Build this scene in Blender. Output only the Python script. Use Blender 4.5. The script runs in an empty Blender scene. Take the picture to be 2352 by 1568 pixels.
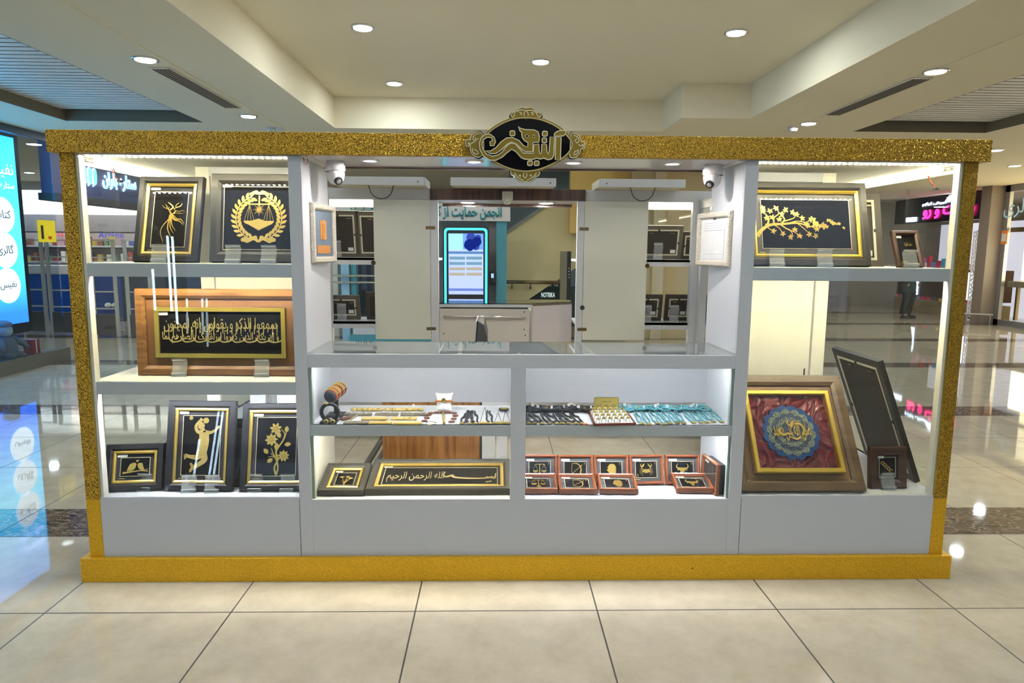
import bpy, bmesh, math, random
from math import sin, cos, pi, radians
from mathutils import Vector, Matrix
from mathutils.geometry import tessellate_polygon
random.seed(7)
S = bpy.context.scene
COL = S.collection
# ------------------------------------------------------------ camera
CF, CT, CYAW, CROLL = 1563.65, 0.1325227, 0.023582, 0.0071327
CAM = Vector((1.94961, -2.81153, 1.569634))
_F = Vector((sin(CYAW)*cos(CT), cos(CYAW)*cos(CT), -sin(CT)))
_R0 = Vector((cos(CYAW), -sin(CYAW), 0)); _U0 = _R0.cross(_F)
_R = _R0*cos(CROLL)+_U0*sin(CROLL); _U = -_R0*sin(CROLL)+_U0*cos(CROLL)
cd = bpy.data.cameras.new('camera'); cam = bpy.data.objects.new('camera', cd); COL.objects.link(cam)
cd.sensor_width = 36; cd.lens = CF/2352*36; cd.clip_start = .05; cd.clip_end = 200
cam.matrix_world = Matrix(((_R.x,_U.x,-_F.x,CAM.x),(_R.y,_U.y,-_F.y,CAM.y),(_R.z,_U.z,-_F.z,CAM.z),(0,0,0,1)))
S.camera = cam
# ------------------------------------------------------------ world, exposure
wd = bpy.data.worlds.new('world'); S.world = wd; wd.use_nodes = True
bg = wd.node_tree.nodes['Background']; bg.inputs[0].default_value = (.62,.74,1,1); bg.inputs[1].default_value = .5
S.view_settings.view_transform = 'Standard'; S.view_settings.look = 'None'
S.view_settings.exposure = 0.34; S.view_settings.gamma = 1; S.view_settings.use_curve_mapping = False
S.cycles.use_denoising = True
S.cycles.adaptive_threshold = .02; S.cycles.max_bounces = 9; S.cycles.transparent_max_bounces = 24; S.cycles.glossy_bounces = 5
S.cycles.diffuse_bounces = 4; S.cycles.sample_clamp_indirect = 12; S.cycles.caustics_reflective = False
P_LED, P_TUBE, P_DOWN = 680, 22, 235      # emission strengths: kiosk light strips, strips at the back, ceiling downlights

def at(px, py, axis, val):
    """the point where the photograph's pixel meets the plane axis = val"""
    d = _F*CF+_R*(px-1176)-_U*(py-784)
    return CAM+d*((val-CAM[axis])/d[axis])
# ------------------------------------------------------------ materials
MATS = {}
def N(nt, t, **k):
    n = nt.nodes.new(t)
    for a, b in k.items(): setattr(n, a, b)
    return n
def mat(name, col=(.8,.8,.8), rough=.5, metal=0, emit=0, spec=.5, coat=0, bump=0, bscale=60, var=0, vscale=20, ecol=None, alpha=None):
    if name in MATS: return MATS[name]
    m = bpy.data.materials.new(name); m.use_nodes = True; nt = m.node_tree; b = nt.nodes['Principled BSDF']
    b.inputs['Base Color'].default_value = (*col,1); b.inputs['Roughness'].default_value = rough
    b.inputs['Metallic'].default_value = metal; b.inputs['Specular IOR Level'].default_value = spec
    b.inputs['Coat Weight'].default_value = coat
    if emit:
        b.inputs['Emission Color'].default_value = (*(ecol or col),1); b.inputs['Emission Strength'].default_value = emit
    tc = N(nt,'ShaderNodeTexCoord')
    if bump:
        n = N(nt,'ShaderNodeTexNoise'); n.inputs['Scale'].default_value = bscale
        nt.links.new(tc.outputs['Object'], n.inputs['Vector'])
        q = N(nt,'ShaderNodeBump'); q.inputs['Strength'].default_value = bump; q.inputs['Distance'].default_value = .01
        nt.links.new(n.outputs['Fac'], q.inputs['Height']); nt.links.new(q.outputs['Normal'], b.inputs['Normal'])
    if var:
        n = N(nt,'ShaderNodeTexNoise'); n.inputs['Scale'].default_value = vscale
        nt.links.new(tc.outputs['Object'], n.inputs['Vector'])
        r = N(nt,'ShaderNodeValToRGB'); nt.links.new(n.outputs['Fac'], r.inputs[0])
        r.color_ramp.elements[0].position = .3; r.color_ramp.elements[1].position = .7
        r.color_ramp.elements[0].color = (*[c*(1-var) for c in col],1); r.color_ramp.elements[1].color = (*[min(1,c*(1+var)) for c in col],1)
        nt.links.new(r.outputs[0], b.inputs['Base Color'])
    MATS[name] = m; return m
def wood(name, c1, c2, rough=.35, scale=1.0, axis='X', coat=0.2):
    if name in MATS: return MATS[name]
    m = bpy.data.materials.new(name); m.use_nodes = True; nt = m.node_tree; b = nt.nodes['Principled BSDF']
    tc = N(nt,'ShaderNodeTexCoord'); mp = N(nt,'ShaderNodeMapping'); nt.links.new(tc.outputs['Object'], mp.inputs[0])
    s = {'X':(3,40,40),'Z':(40,40,3)}[axis]; mp.inputs['Scale'].default_value = [v*scale for v in s]
    n = N(nt,'ShaderNodeTexNoise'); n.inputs['Scale'].default_value = 1.6; n.inputs['Detail'].default_value = 4; n.inputs['Distortion'].default_value = .6
    nt.links.new(mp.outputs[0], n.inputs['Vector'])
    r = N(nt,'ShaderNodeValToRGB'); r.color_ramp.elements[0].position = .36; r.color_ramp.elements[1].position = .66
    r.color_ramp.elements[0].color = (*c1,1); r.color_ramp.elements[1].color = (*c2,1)
    nt.links.new(n.outputs['Fac'], r.inputs[0]); nt.links.new(r.outputs[0], b.inputs['Base Color'])
    b.inputs['Roughness'].default_value = rough; b.inputs['Coat Weight'].default_value = coat
    MATS[name] = m; return m
def glassm(name, tint=(.97,.985,.975), ior=1.5, rough=0.0, boost=1.0, milk=0):
    if name in MATS: return MATS[name]
    m = bpy.data.materials.new(name); m.use_nodes = True; nt = m.node_tree; nt.nodes.clear()
    o = N(nt,'ShaderNodeOutputMaterial'); mx = N(nt,'ShaderNodeMixShader'); t = N(nt,'ShaderNodeBsdfTransparent'); g = N(nt,'ShaderNodeBsdfGlossy')
    t.inputs[0].default_value = (*tint,1); g.inputs['Roughness'].default_value = rough
    f = N(nt,'ShaderNodeFresnel'); gm = N(nt,'ShaderNodeNewGeometry')
    iv = N(nt,'ShaderNodeMapRange'); iv.inputs[3].default_value = ior; iv.inputs[4].default_value = 1/ior   # same strength from both sides of a thin pane
    nt.links.new(gm.outputs['Backfacing'], iv.inputs[0]); nt.links.new(iv.outputs[0], f.inputs['IOR'])
    ml = N(nt,'ShaderNodeMath', operation='MULTIPLY'); ml.inputs[1].default_value = boost; ml.use_clamp = True
    nt.links.new(f.outputs[0], ml.inputs[0]); nt.links.new(ml.outputs[0], mx.inputs[0])
    nt.links.new(t.outputs[0], mx.inputs[1]); nt.links.new(g.outputs[0], mx.inputs[2]); nt.links.new(mx.outputs[0], o.inputs[0])
    if milk:
        d = N(nt,'ShaderNodeBsdfDiffuse'); d.inputs[0].default_value = (.9,.92,.92,1); m2 = N(nt,'ShaderNodeMixShader'); m2.inputs[0].default_value = milk
        nt.links.new(mx.outputs[0], m2.inputs[1]); nt.links.new(d.outputs[0], m2.inputs[2]); nt.links.new(m2.outputs[0], o.inputs[0])
    MATS[name] = m; return m
def goldglitter(name, base, amt, scale, rough, metal=.75):
    m = bpy.data.materials.new(name); m.use_nodes = True; nt = m.node_tree; b = nt.nodes['Principled BSDF']
    tc = N(nt,'ShaderNodeTexCoord')
    v = N(nt,'ShaderNodeTexVoronoi'); v.inputs['Scale'].default_value = scale; nt.links.new(tc.outputs['Object'], v.inputs['Vector'])
    n = N(nt,'ShaderNodeTexNoise'); n.inputs['Scale'].default_value = scale*.6; n.inputs['Detail'].default_value = 3; nt.links.new(tc.outputs['Object'], n.inputs['Vector'])
    r = N(nt,'ShaderNodeValToRGB'); r.color_ramp.elements[0].position = .25; r.color_ramp.elements[1].position = .85
    r.color_ramp.elements[0].color = (*[c*(1-amt) for c in base],1); r.color_ramp.elements[1].color = (*[min(1,c*(1+2.2*amt)) for c in base],1)
    sp = N(nt,'ShaderNodeSeparateColor'); nt.links.new(v.outputs['Color'], sp.inputs[0])
    nt.links.new(sp.outputs[0], r.inputs[0]); nt.links.new(r.outputs[0], b.inputs['Base Color'])
    # every flake faces its own way
    gm = N(nt,'ShaderNodeNewGeometry'); sb = N(nt,'ShaderNodeVectorMath', operation='SUBTRACT'); sb.inputs[1].default_value = (.5,.5,.5)
    nt.links.new(v.outputs['Color'], sb.inputs[0])
    sc = N(nt,'ShaderNodeVectorMath', operation='SCALE'); sc.inputs['Scale'].default_value = amt*1.1; nt.links.new(sb.outputs[0], sc.inputs[0])
    ad = N(nt,'ShaderNodeVectorMath', operation='ADD'); nt.links.new(gm.outputs['Normal'], ad.inputs[0]); nt.links.new(sc.outputs[0], ad.inputs[1])
    nm = N(nt,'ShaderNodeVectorMath', operation='NORMALIZE'); nt.links.new(ad.outputs[0], nm.inputs[0]); nt.links.new(nm.outputs[0], b.inputs['Normal'])
    b.inputs['Metallic'].default_value = metal; b.inputs['Roughness'].default_value = rough
    MATS[name] = m; return m
WHITE = mat('white laminate',(.58,.595,.62),.42,spec=.4)
WARM = mat('cream laminate',(.74,.72,.63),.45,spec=.4)
GLIT = goldglitter('gold glitter vinyl',(.38,.225,.025),.62,430,.34)
SATIN = goldglitter('gold satin vinyl',(.74,.42,.018),.12,420,.40,.5)
GOLD = mat('gold leaf',(.86,.60,.16),.30,.85,bump=.05,bscale=200)
GOLDP = mat('polished gold',(.62,.46,.10),.12,1)
GOLDL = mat('pale gold line',(.85,.74,.45),.4,.4)
BLACK = mat('black velvet board',(.006,.006,.008),.8,spec=.12)
FBLACK = mat('black frame lacquer',(.014,.014,.017),.4,spec=.4)
FCHAR = mat('charcoal frame lacquer',(.032,.030,.027),.42,spec=.4)
GREYM = mat('grey mount board',(.04,.04,.045),.8,spec=.15)
CREAMB = mat('cream board',(.66,.60,.44),.6)
BACKB = mat('brown backing board',(.045,.038,.03),.75)
CHROME = mat('polished steel',(.75,.75,.75),.15,1)
BRONZE = mat('bronze hardware',(.25,.19,.10),.35,.9)
PAPER = mat('white paper',(.8,.8,.78),.6)
INK = mat('dark ink',(.03,.03,.03),.6)
DARK = mat('near black plastic',(.015,.015,.017),.4)
GLASS = glassm('clear glass', boost=.62)
PGLASS = glassm('picture glass',(.99,.99,.99),1.45,boost=.5)
ACRYL = glassm('clear acrylic',(.97,.98,.98),1.49,.02,1.6,milk=.16)
EDGEG = mat('greenish glass edge',(.30,.36,.32),.3)
REDL = mat('red wire',(.7,.05,.02),.5)
BRICKW = mat('brown leather',(.42,.12,.03),.5,bump=.3,bscale=150)
TURQ = mat('turquoise beads',(.12,.42,.50),.4,bump=.8,bscale=400)
BLKC = mat('black beaded cord',(.012,.012,.016),.35,bump=.8,bscale=400)
SILV = mat('silver links',(.62,.60,.55),.3,.8)
STEEL = mat('brushed steel',(.42,.42,.42),.35,.7)
# ------------------------------------------------------------ mesh helpers
ORG = {}
def tag(o, label, cat, group=None, kind=None):
    if label: o['label'] = label
    if cat: o['category'] = cat
    if group: o['group'] = group
    if kind: o['kind'] = kind
    return o
def thing(name, label, cat, loc=(0,0,0), group=None, rot=None, local=False):
    o = bpy.data.objects.new(name, None); COL.objects.link(o); o.empty_display_size = .05
    o.location = loc
    if rot is not None: o.rotation_euler = rot
    ORG[o.name] = Vector((0,0,0)) if local else Vector(loc)
    return tag(o, label, cat, group)
class MB:
    def __init__(s): s.v=[]; s.f=[]
    def add(s, vs, fs):
        n=len(s.v); s.v+= [tuple(p) for p in vs]; s.f+=[tuple(i+n for i in q) for q in fs]; return s
    def box(s,x0,x1,y0,y1,z0,z1):
        return s.add([(x0,y0,z0),(x1,y0,z0),(x1,y1,z0),(x0,y1,z0),(x0,y0,z1),(x1,y0,z1),(x1,y1,z1),(x0,y1,z1)],
            [(0,3,2,1),(4,5,6,7),(0,1,5,4),(1,2,6,5),(2,3,7,6),(3,0,4,7)])
    def obox(s, c, ux, uy, uz):
        """box from corner c with three edge vectors"""
        c,ux,uy,uz = map(Vector,(c,ux,uy,uz))
        return s.add([c,c+ux,c+ux+uy,c+uy,c+uz,c+ux+uz,c+ux+uy+uz,c+uy+uz],[(0,3,2,1),(4,5,6,7),(0,1,5,4),(1,2,6,5),(2,3,7,6),(3,0,4,7)])
    def tube(s, pts, r, n=8, cap=True):
        pts=[Vector(p) for p in pts]; k=len(pts); rs = r if isinstance(r,(list,tuple)) else [r]*k
        base=len(s.v); up=None
        for i,p in enumerate(pts):
            t=(pts[min(i+1,k-1)]-pts[max(i-1,0)]).normalized()
            if up is None:
                up = t.orthogonal().normalized()
            a=(up-t*up.dot(t)); a = a.normalized() if a.length>1e-6 else t.orthogonal().normalized(); up=a; b=t.cross(a)
            for j in range(n):
                an=2*pi*j/n; s.v.append(tuple(p+(a*cos(an)+b*sin(an))*rs[i]))
        for i in range(k-1):
            for j in range(n):
                q=base+i*n; s.f.append((q+j,q+(j+1)%n,q+n+(j+1)%n,q+n+j))
        if cap:
            s.f.append(tuple(base+j for j in reversed(range(n)))); s.f.append(tuple(base+(k-1)*n+j for j in range(n)))
        return s
    def disc(s, c, r, h, n=24, axis='z', r2=None):
        c=Vector(c); d={'z':Vector((0,0,1)),'y':Vector((0,1,0)),'x':Vector((1,0,0))}[axis]
        return s.tube([c,c+d*h],[r,r if r2 is None else r2],n)
    def lathe(s, c, prof, n=20, axis='z', sx=1, sy=1):
        """prof: list of (radius, height)"""
        base=len(s.v); c=Vector(c)
        for r,h in prof:
            for j in range(n):
                a=2*pi*j/n; x,y=r*cos(a)*sx,r*sin(a)*sy
                p={'z':(x,y,h),'y':(x,h,y),'x':(h,x,y)}[axis]; s.v.append(tuple(c+Vector(p)))
        for i in range(len(prof)-1):
            for j in range(n): q=base+i*n; s.f.append((q+j,q+(j+1)%n,q+n+(j+1)%n,q+n+j))
        s.f.append(tuple(base+j for j in reversed(range(n)))); s.f.append(tuple(base+(len(prof)-1)*n+j for j in range(n)))
        return s
    def poly(s, pts, y0, y1, holes=()):
        """outline of (x,z) points, solid between y0 (front) and y1"""
        loops=[list(pts)]+[list(h) for h in holes]; flat=[p for l in loops for p in l]; n=len(flat)
        tri=tessellate_polygon([[Vector((p[0],p[1],0)) for p in l] for l in loops])
        base=len(s.v)
        s.v+=[(p[0],y0,p[1]) for p in flat]+[(p[0],y1,p[1]) for p in flat]
        for t in tri: s.f.append(tuple(base+i for i in t)); s.f.append(tuple(base+n+i for i in reversed(t)))
        k=0
        for l in loops:
            m=len(l)
            for i in range(m): a=base+k+i; b=base+k+(i+1)%m; s.f.append((a,b,b+n,a+n))
            k+=m
        return s
    def ribbon(s, pts, w, y0=-.0015, y1=0, n=6, closed=False):
        """a brush stroke in the xz plane; w is one width or one per point"""
        ws = list(w) if isinstance(w,(list,tuple)) else [w]*len(pts)
        P=[Vector((p[0],p[1])) for p in pts]; k=len(P); out=[]; W=[]
        if k==2: out=P; W=ws
        else:
            for i in range(k if closed else k-1):
                g=(lambda j:P[j%k]) if closed else (lambda j:P[max(0,min(k-1,j))])
                p0,p1,p2,p3=g(i-1),g(i),g(i+1),g(i+2)
                for j in range(n):
                    t=j/n; out.append(.5*((2*p1)+(p2-p0)*t+(2*p0-5*p1+4*p2-p3)*t*t+(3*p1-p0-3*p2+p3)*t**3)); W.append(ws[i]*(1-t)+ws[(i+1)%k]*t)
            if not closed: out.append(P[-1]); W.append(ws[-1])
        m=len(out); base=len(s.v)
        for i,p in enumerate(out):
            a=out[(i-1)%m] if closed else out[max(0,i-1)]; b=out[(i+1)%m] if closed else out[min(m-1,i+1)]
            t=b-a; t=t.normalized() if t.length>1e-9 else Vector((1,0)); q=Vector((-t.y,t.x))*max(W[i],1e-5)/2
            for yy in (y0,y1): s.v.append((p.x+q.x,yy,p.y+q.y)); s.v.append((p.x-q.x,yy,p.y-q.y))
        for i in range(m if closed else m-1):
            a=base+4*i; b=base+4*((i+1)%m)
            s.f+=[(a,b,b+1,a+1),(a,a+2,b+2,b),(a+1,b+1,b+3,a+3),(a+2,a+3,b+3,b+2)]
        if not closed: s.f+=[(base,base+1,base+3,base+2),(base+4*m-4,base+4*m-2,base+4*m-1,base+4*m-3)]
        return s
    def ring(s, w, h, b, y0, y1, cz=None, cx=0):
        """picture moulding: outer w x h around (cx,cz), bar b"""
        cz = h/2 if cz is None else cz
        o=[(cx-w/2,cz-h/2),(cx+w/2,cz-h/2),(cx+w/2,cz+h/2),(cx-w/2,cz+h/2)]
        i=[(cx-w/2+b,cz-h/2+b),(cx+w/2-b,cz-h/2+b),(cx+w/2-b,cz+h/2-b),(cx-w/2+b,cz+h/2-b)]
        base=len(s.v)
        for P in (o,i):
            for yy in (y0,y1): s.v+=[(p[0],yy,p[1]) for p in P]
        for k in range(4):
            j=(k+1)%4; O0,O1,I0,I1=base,base+4,base+8,base+12
            s.f+=[(O0+k,O0+j,I0+j,I0+k),(O0+k,O1+k,O1+j,O0+j),(I0+k,I0+j,I1+j,I1+k),(O1+k,I1+k,I1+j,O1+j)]
        return s
    def mould(s, w, h, prof, cz=None, cx=0):
        """moulding with a profile of (inset, y) points, mitred corners"""
        cz = h/2 if cz is None else cz; base=len(s.v); m=len(prof)
        for b,y in prof: s.v+=[(cx-w/2+b,y,cz-h/2+b),(cx+w/2-b,y,cz-h/2+b),(cx+w/2-b,y,cz+h/2-b),(cx-w/2+b,y,cz+h/2-b)]
        for i in range(m):
            for k in range(4):
                a=base+4*i; b=base+4*((i+1)%m); j=(k+1)%4; s.f.append((a+k,a+j,b+j,b+k))
        return s
    def build(s, name, m, parent=None, smooth=False, bevel=0, kind=None):
        org = ORG.get(parent.name, Vector((0,0,0))) if parent else Vector((0,0,0))
        me=bpy.data.meshes.new(name); me.from_pydata([(p[0]-org.x,p[1]-org.y,p[2]-org.z) for p in s.v],[],s.f)
        bm=bmesh.new(); bm.from_mesh(me); bmesh.ops.recalc_face_normals(bm, faces=bm.faces); bm.to_mesh(me); bm.free()
        me.materials.append(m)
        if smooth:
            for p in me.polygons: p.use_smooth=True
        o=bpy.data.objects.new(name,me); COL.objects.link(o)
        if parent: o.parent=parent
        ORG[o.name]=org
        if bevel:
            q=o.modifiers.new('bevel','BEVEL'); q.width=bevel; q.segments=2; q.limit_method='ANGLE'; q.angle_limit=radians(40)
        if kind: o['kind']=kind
        return o
def Bx(*a): return MB().box(*a)
def copy_tree(o, parent=None):
    c=o.copy(); COL.objects.link(c)
    if parent: c.parent=parent
    for ch in list(o.children): copy_tree(ch,c)
    return c
# Persian shaping: presentation forms in visual order
_T = {'ا':(0xFE8D,2),'آ':(0xFE81,2),'إ':(0xFE87,2),'أ':(0xFE83,2),'ب':(0xFE8F,4),'پ':(0xFB56,4),'ت':(0xFE95,4),'ج':(0xFE9D,4),'ح':(0xFEA1,4),
 'خ':(0xFEA5,4),'د':(0xFEA9,2),'ذ':(0xFEAB,2),'ر':(0xFEAD,2),'ز':(0xFEAF,2),'س':(0xFEB1,4),'ش':(0xFEB5,4),'ص':(0xFEB9,4),'ط':(0xFEC1,4),
 'ع':(0xFEC9,4),'ف':(0xFED1,4),'ق':(0xFED5,4),'ک':(0xFB8E,4),'گ':(0xFB92,4),'ل':(0xFEDD,4),'م':(0xFEE1,4),'ن':(0xFEE5,4),'ه':(0xFEE9,4),
 'و':(0xFEED,2),'ی':(0xFBFC,4),'ي':(0xFEF1,4),'ـ':(0x640,0)}
def fa(t):
    t2=[]; i=0
    while i<len(t):
        if t[i]=='ل' and i+1<len(t) and t[i+1]=='ا': t2.append('LA'); i+=2
        else: t2.append(t[i]); i+=1
    T=dict(_T); T['LA']=(0xFEFB,2); out=[]
    for i,c in enumerate(t2):
        if c not in T: out.append(c); continue
        b,n=T[c]; p=i>0 and t2[i-1] in T and T[t2[i-1]][1] in (4,0); q=i+1<len(t2) and t2[i+1] in T and n in (4,0)
        if n==0: out.append(chr(0x640))
        elif n==2: out.append(chr(b+(1 if p else 0)))
        else: out.append(chr(b+(3 if p and q else 1 if p else 2 if q else 0)))
    return ''.join(reversed(out))
def text(name, body, m, size, loc, parent=None, w=None, h=None, ext=.002, rot=(pi/2,0,0), off=0, mirror=False):
    """letters as a mesh, centred on loc, scaled to fit width w and height h"""
    c=bpy.data.curves.new('t','FONT'); c.body=body; c.size=1; c.extrude=0; c.offset=off; c.align_x='CENTER'; c.resolution_u=3
    o=bpy.data.objects.new('t',c); COL.objects.link(o); bpy.context.view_layer.update()
    me=bpy.data.meshes.new_from_object(o.evaluated_get(bpy.context.evaluated_depsgraph_get()))
    bpy.data.objects.remove(o); bpy.data.curves.remove(c)
    xs=[v.co.x for v in me.vertices]; ys=[v.co.y for v in me.vertices]
    cx,cy=(min(xs)+max(xs))/2,(min(ys)+max(ys))/2; sx=size; sy=size
    if w: sx=w/(max(xs)-min(xs)); sy=sx
    if h: sy=h/(max(ys)-min(ys)); sx = sx if w else sy
    bm=bmesh.new(); bm.from_mesh(me)
    for v in bm.verts: v.co=Vector(((v.co.x-cx)*sx*(-1 if mirror else 1),(v.co.y-cy)*sy,0))
    g=bmesh.ops.extrude_face_region(bm, geom=bm.faces[:])
    for e in g['geom']:
        if isinstance(e,bmesh.types.BMVert): e.co.z+=ext
    R=Matrix.Translation(Vector(loc)-(ORG.get(parent.name,Vector((0,0,0))) if parent else Vector((0,0,0))))@(rot if isinstance(rot,Matrix) else Matrix.Rotation(rot[2],4,'Z')@Matrix.Rotation(rot[0],4,'X'))
    bmesh.ops.transform(bm, matrix=R, verts=bm.verts[:]); bmesh.ops.recalc_face_normals(bm, faces=bm.faces[:])
    bm.to_mesh(me); bm.free(); me.name=name; me.materials.clear(); me.materials.append(m)
    o=bpy.data.objects.new(name,me); COL.objects.link(o)
    if parent: o.parent=parent; ORG[o.name]=ORG.get(parent.name,Vector((0,0,0)))
    return o
# ============================================================ the mall
def struct(o, label=None):
    o['kind']='structure'
    if label: o['label']=label
    return o
def floor_mat():
    m=bpy.data.materials.new('polished tiles'); m.use_nodes=True; nt=m.node_tree; b=nt.nodes['Principled BSDF']; L=nt.links.new
    g=N(nt,'ShaderNodeTexCoord'); s=N(nt,'ShaderNodeSeparateXYZ'); L(g.outputs['Object'],s.inputs[0])
    def M(op,a,bv=None,c=None):
        n=N(nt,'ShaderNodeMath',operation=op)
        for i,v in enumerate((a,bv,c)):
            if v is None: continue
            if isinstance(v,(int,float)): n.inputs[i].default_value=v
            else: L(v,n.inputs[i])
        return n.outputs[0]
    d=M('DIVIDE',s.outputs[1],.8); c=M('DIVIDE',s.outputs[0],.8)
    u=M('FLOORED_MODULO',M('SUBTRACT',d,1.0),3.5)                        # 0-.5 is the dark band, then three tiles
    band=M('LESS_THAN',u,.5)
    t=M('FLOORED_MODULO',M('SUBTRACT',u,.5),1.0)
    e=M('MINIMUM',t,M('SUBTRACT',1.0,t)); e2=M('MINIMUM',e,M('MINIMUM',u,M('SUBTRACT',3.5,u)))
    inb=M('MULTIPLY',band,M('GREATER_THAN',u,.006)); gy=M('MULTIPLY',M('LESS_THAN',e2,.0045),M('SUBTRACT',1,inb))
    f=M('FLOORED_MODULO',c,1.0); gx=M('LESS_THAN',M('MINIMUM',f,M('SUBTRACT',1.0,f)),.0042)
    gr=M('MAXIMUM',gx,gy)
    n1=N(nt,'ShaderNodeTexNoise'); n1.inputs['Scale'].default_value=5; n1.inputs['Detail'].default_value=9; n1.inputs['Roughness'].default_value=.7
    L(g.outputs['Object'],n1.inputs['Vector'])
    r1=N(nt,'ShaderNodeValToRGB'); L(n1.outputs['Fac'],r1.inputs[0]); r1.color_ramp.elements[0].position=.35; r1.color_ramp.elements[1].position=.7
    r1.color_ramp.elements[0].color=(.45,.395,.305,1); r1.color_ramp.elements[1].color=(.56,.50,.395,1)
    mp=N(nt,'ShaderNodeMapping'); mp.inputs['Scale'].default_value=(2.2,5,1); mp.inputs['Rotation'].default_value=(0,0,.5); L(g.outputs['Object'],mp.inputs[0])
    n2=N(nt,'ShaderNodeTexNoise'); n2.inputs['Scale'].default_value=3.5; n2.inputs['Detail'].default_value=8; n2.inputs['Distortion'].default_value=1.5; L(mp.outputs[0],n2.inputs['Vector'])
    r2=N(nt,'ShaderNodeValToRGB'); L(n2.outputs['Fac'],r2.inputs[0]); el=r2.color_ramp.elements; el[0].position=.40; el[0].color=(.045,.030,.024,1); el[1].position=.62; el[1].color=(.14,.10,.075,1)
    k=el.new(.505); k.color=(.30,.24,.19,1); k=el.new(.52); k.color=(.08,.055,.04,1)
    x1=N(nt,'ShaderNodeMix',data_type='RGBA'); L(band,x1.inputs[0]); L(r1.outputs[0],x1.inputs[6]); L(r2.outputs[0],x1.inputs[7])
    x2=N(nt,'ShaderNodeMix',data_type='RGBA'); L(gr,x2.inputs[0]); L(x1.outputs[2],x2.inputs[6]); x2.inputs[7].default_value=(.05,.045,.04,1)
    L(x2.outputs[2],b.inputs['Base Color']); b.inputs['Roughness'].default_value=.09; b.inputs['Specular IOR Level'].default_value=.6
    L(M('ADD',M('MULTIPLY',gr,.5),.035),b.inputs['Roughness'])
    return m
struct(Bx(-16,20,-9,18,-.1,0).build('floor',floor_mat()))
CEIL=mat('ceiling paint',(.78,.71,.53),.75,spec=.2); WALLC=mat('wall paint',(.66,.62,.52),.7,spec=.2)
ZS,ZU=3.07,3.45
def cb(name,*a,m=CEIL): return struct(Bx(*a).build(name,m))
cb('ceiling_tray',-.07,4.81,-9,6.0,ZU,ZU+.1)
cb('ceiling_beam_left',-1.57,-.07,-9,6.0,ZS,ZU+.1)
cb('ceiling_beam_right',4.81,6.38,-9,6.0,ZS,ZU+.1)
cb('ceiling_left',-16,-3.2,-9,18,ZS,ZU); cb('ceiling_right',8.06,20,-9,18,ZS,ZU)
cb('ceiling_back_left',-3.2,2.2,6.0,18,ZS,ZU+.1); cb('ceiling_back_right',4.0,8.06,6.0,18,ZS,ZU+.1)
cb('ceiling_slat_end_left',-3.2,-1.57,5.72,6.0,ZS,ZU); cb('ceiling_slat_end_right',6.38,8.06,5.84,6.0,ZS,ZU)
cb('ceiling_bulkhead',2.2,4.0,6.0,7.0,ZS,ZU+.1)
cb('ceiling_pier',4.03,4.81,5.1,6.0,ZS,ZU)
cb('trim_1',-.75,-.72,-9,6.0,ZS-.006,ZS); cb('trim_2',5.55,5.58,-9,6.0,ZS-.006,ZS)
SLAT=mat('slat ceiling metal',(.80,.79,.72),.5,.1); SLATD=mat('slat gap',(.10,.09,.07),.8); BRN=mat('bronze edge trim',(.20,.165,.11),.5)
for nm,x0,x1,y1 in (('ceiling_slats_left',-3.2,-1.57,5.72),('ceiling_slats_right',6.38,8.06,5.84)):
    b=MB(); y=y1-.10
    while y>-3: b.box(x0,x1,y-.085,y,3.19,3.2); y-=.115
    struct(b.build(nm,SLAT)); struct(Bx(x0,x1,-9,y1,3.215,3.25).build(nm+'_backing',SLATD))
    e=MB().box(x0,x1,y1-.01,y1,3.07,3.2).box(x0,x0+.01,-9,y1,3.07,3.2).box(x1-.01,x1,-9,y1,3.07,3.2); struct(e.build('trim_'+('3' if x0<0 else '4'),BRN))
# background walls
struct(Bx(-16,20,17.6,18,0,3.3).build('wall_back',mat('far shop wall',(.30,.27,.22),.6)))
struct(Bx(-16.3,-16,-9,18,0,3.3).build('wall_left',WALLC)); struct(Bx(20,20.3,-9,18,0,3.3).build('wall_right',WALLC))
struct(Bx(-16,20,-9.3,-9,0,3.5).build('wall_front',mat('opposite wall',(.20,.18,.16),.6)))
FILLP=mat('fill panel glow',(.42,.64,1),emit=.7)  # unseen glowing panels added for cool frontal light and reflections in the glass
for i,(xa,xb) in enumerate(((-9,-5.2),(-3.6,-.6),(.9,3.2),(4.9,8.4),(10.5,14))):
    t=thing('added_fill_panel','added cool glowing fill panel on the opposite side of the hall, behind the viewer','shop window',((xa+xb)/2,-8.95,.4),'added fill panels out of view')
    Bx(xa,xb,-8.99,-8.95,.5,2.6).build('lit_panel',FILLP,t)
    MB().ring(xb-xa+.1,2.2,.06,-8.96,-8.90,cz=1.55,cx=(xa+xb)/2).build('frame',STEEL,t)
TAN=mat('tan wall paint',(.55,.43,.23),.6,spec=.3)
w=MB().box(4.35,7.3,9.5,9.8,0,3.1); struct(w.build('wall_centre',TAN))
struct(MB().box(4.75,4.95,9.42,9.5,0,3.07).box(5.9,6.1,9.42,9.5,0,3.07).build('trim_5',mat('pale pilaster',(.60,.50,.32),.6)))
struct(Bx(3.3,4.35,9.9,10.1,1.9,3.9).build('wall_gold',mat('gold lit wall',(.80,.52,.14),.5)))
TEALC=mat('teal ceiling',(.16,.26,.26),.5)
struct(Bx(1.6,4.2,6.9,17.6,4.3,4.4).build('ceiling_void',TEALC)); struct(Bx(1.5,1.6,6.9,17.6,3.17,4.4).build('wall_void',TEALC)); struct(Bx(4.2,4.3,6.9,17.6,3.17,4.4).build('wall_void_right',TAN))
struct(Bx(-2,4.35,14.2,14.4,0,4.4).build('wall_far_shops',mat('blue grey far wall',(.22,.30,.34),.5)))
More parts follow.
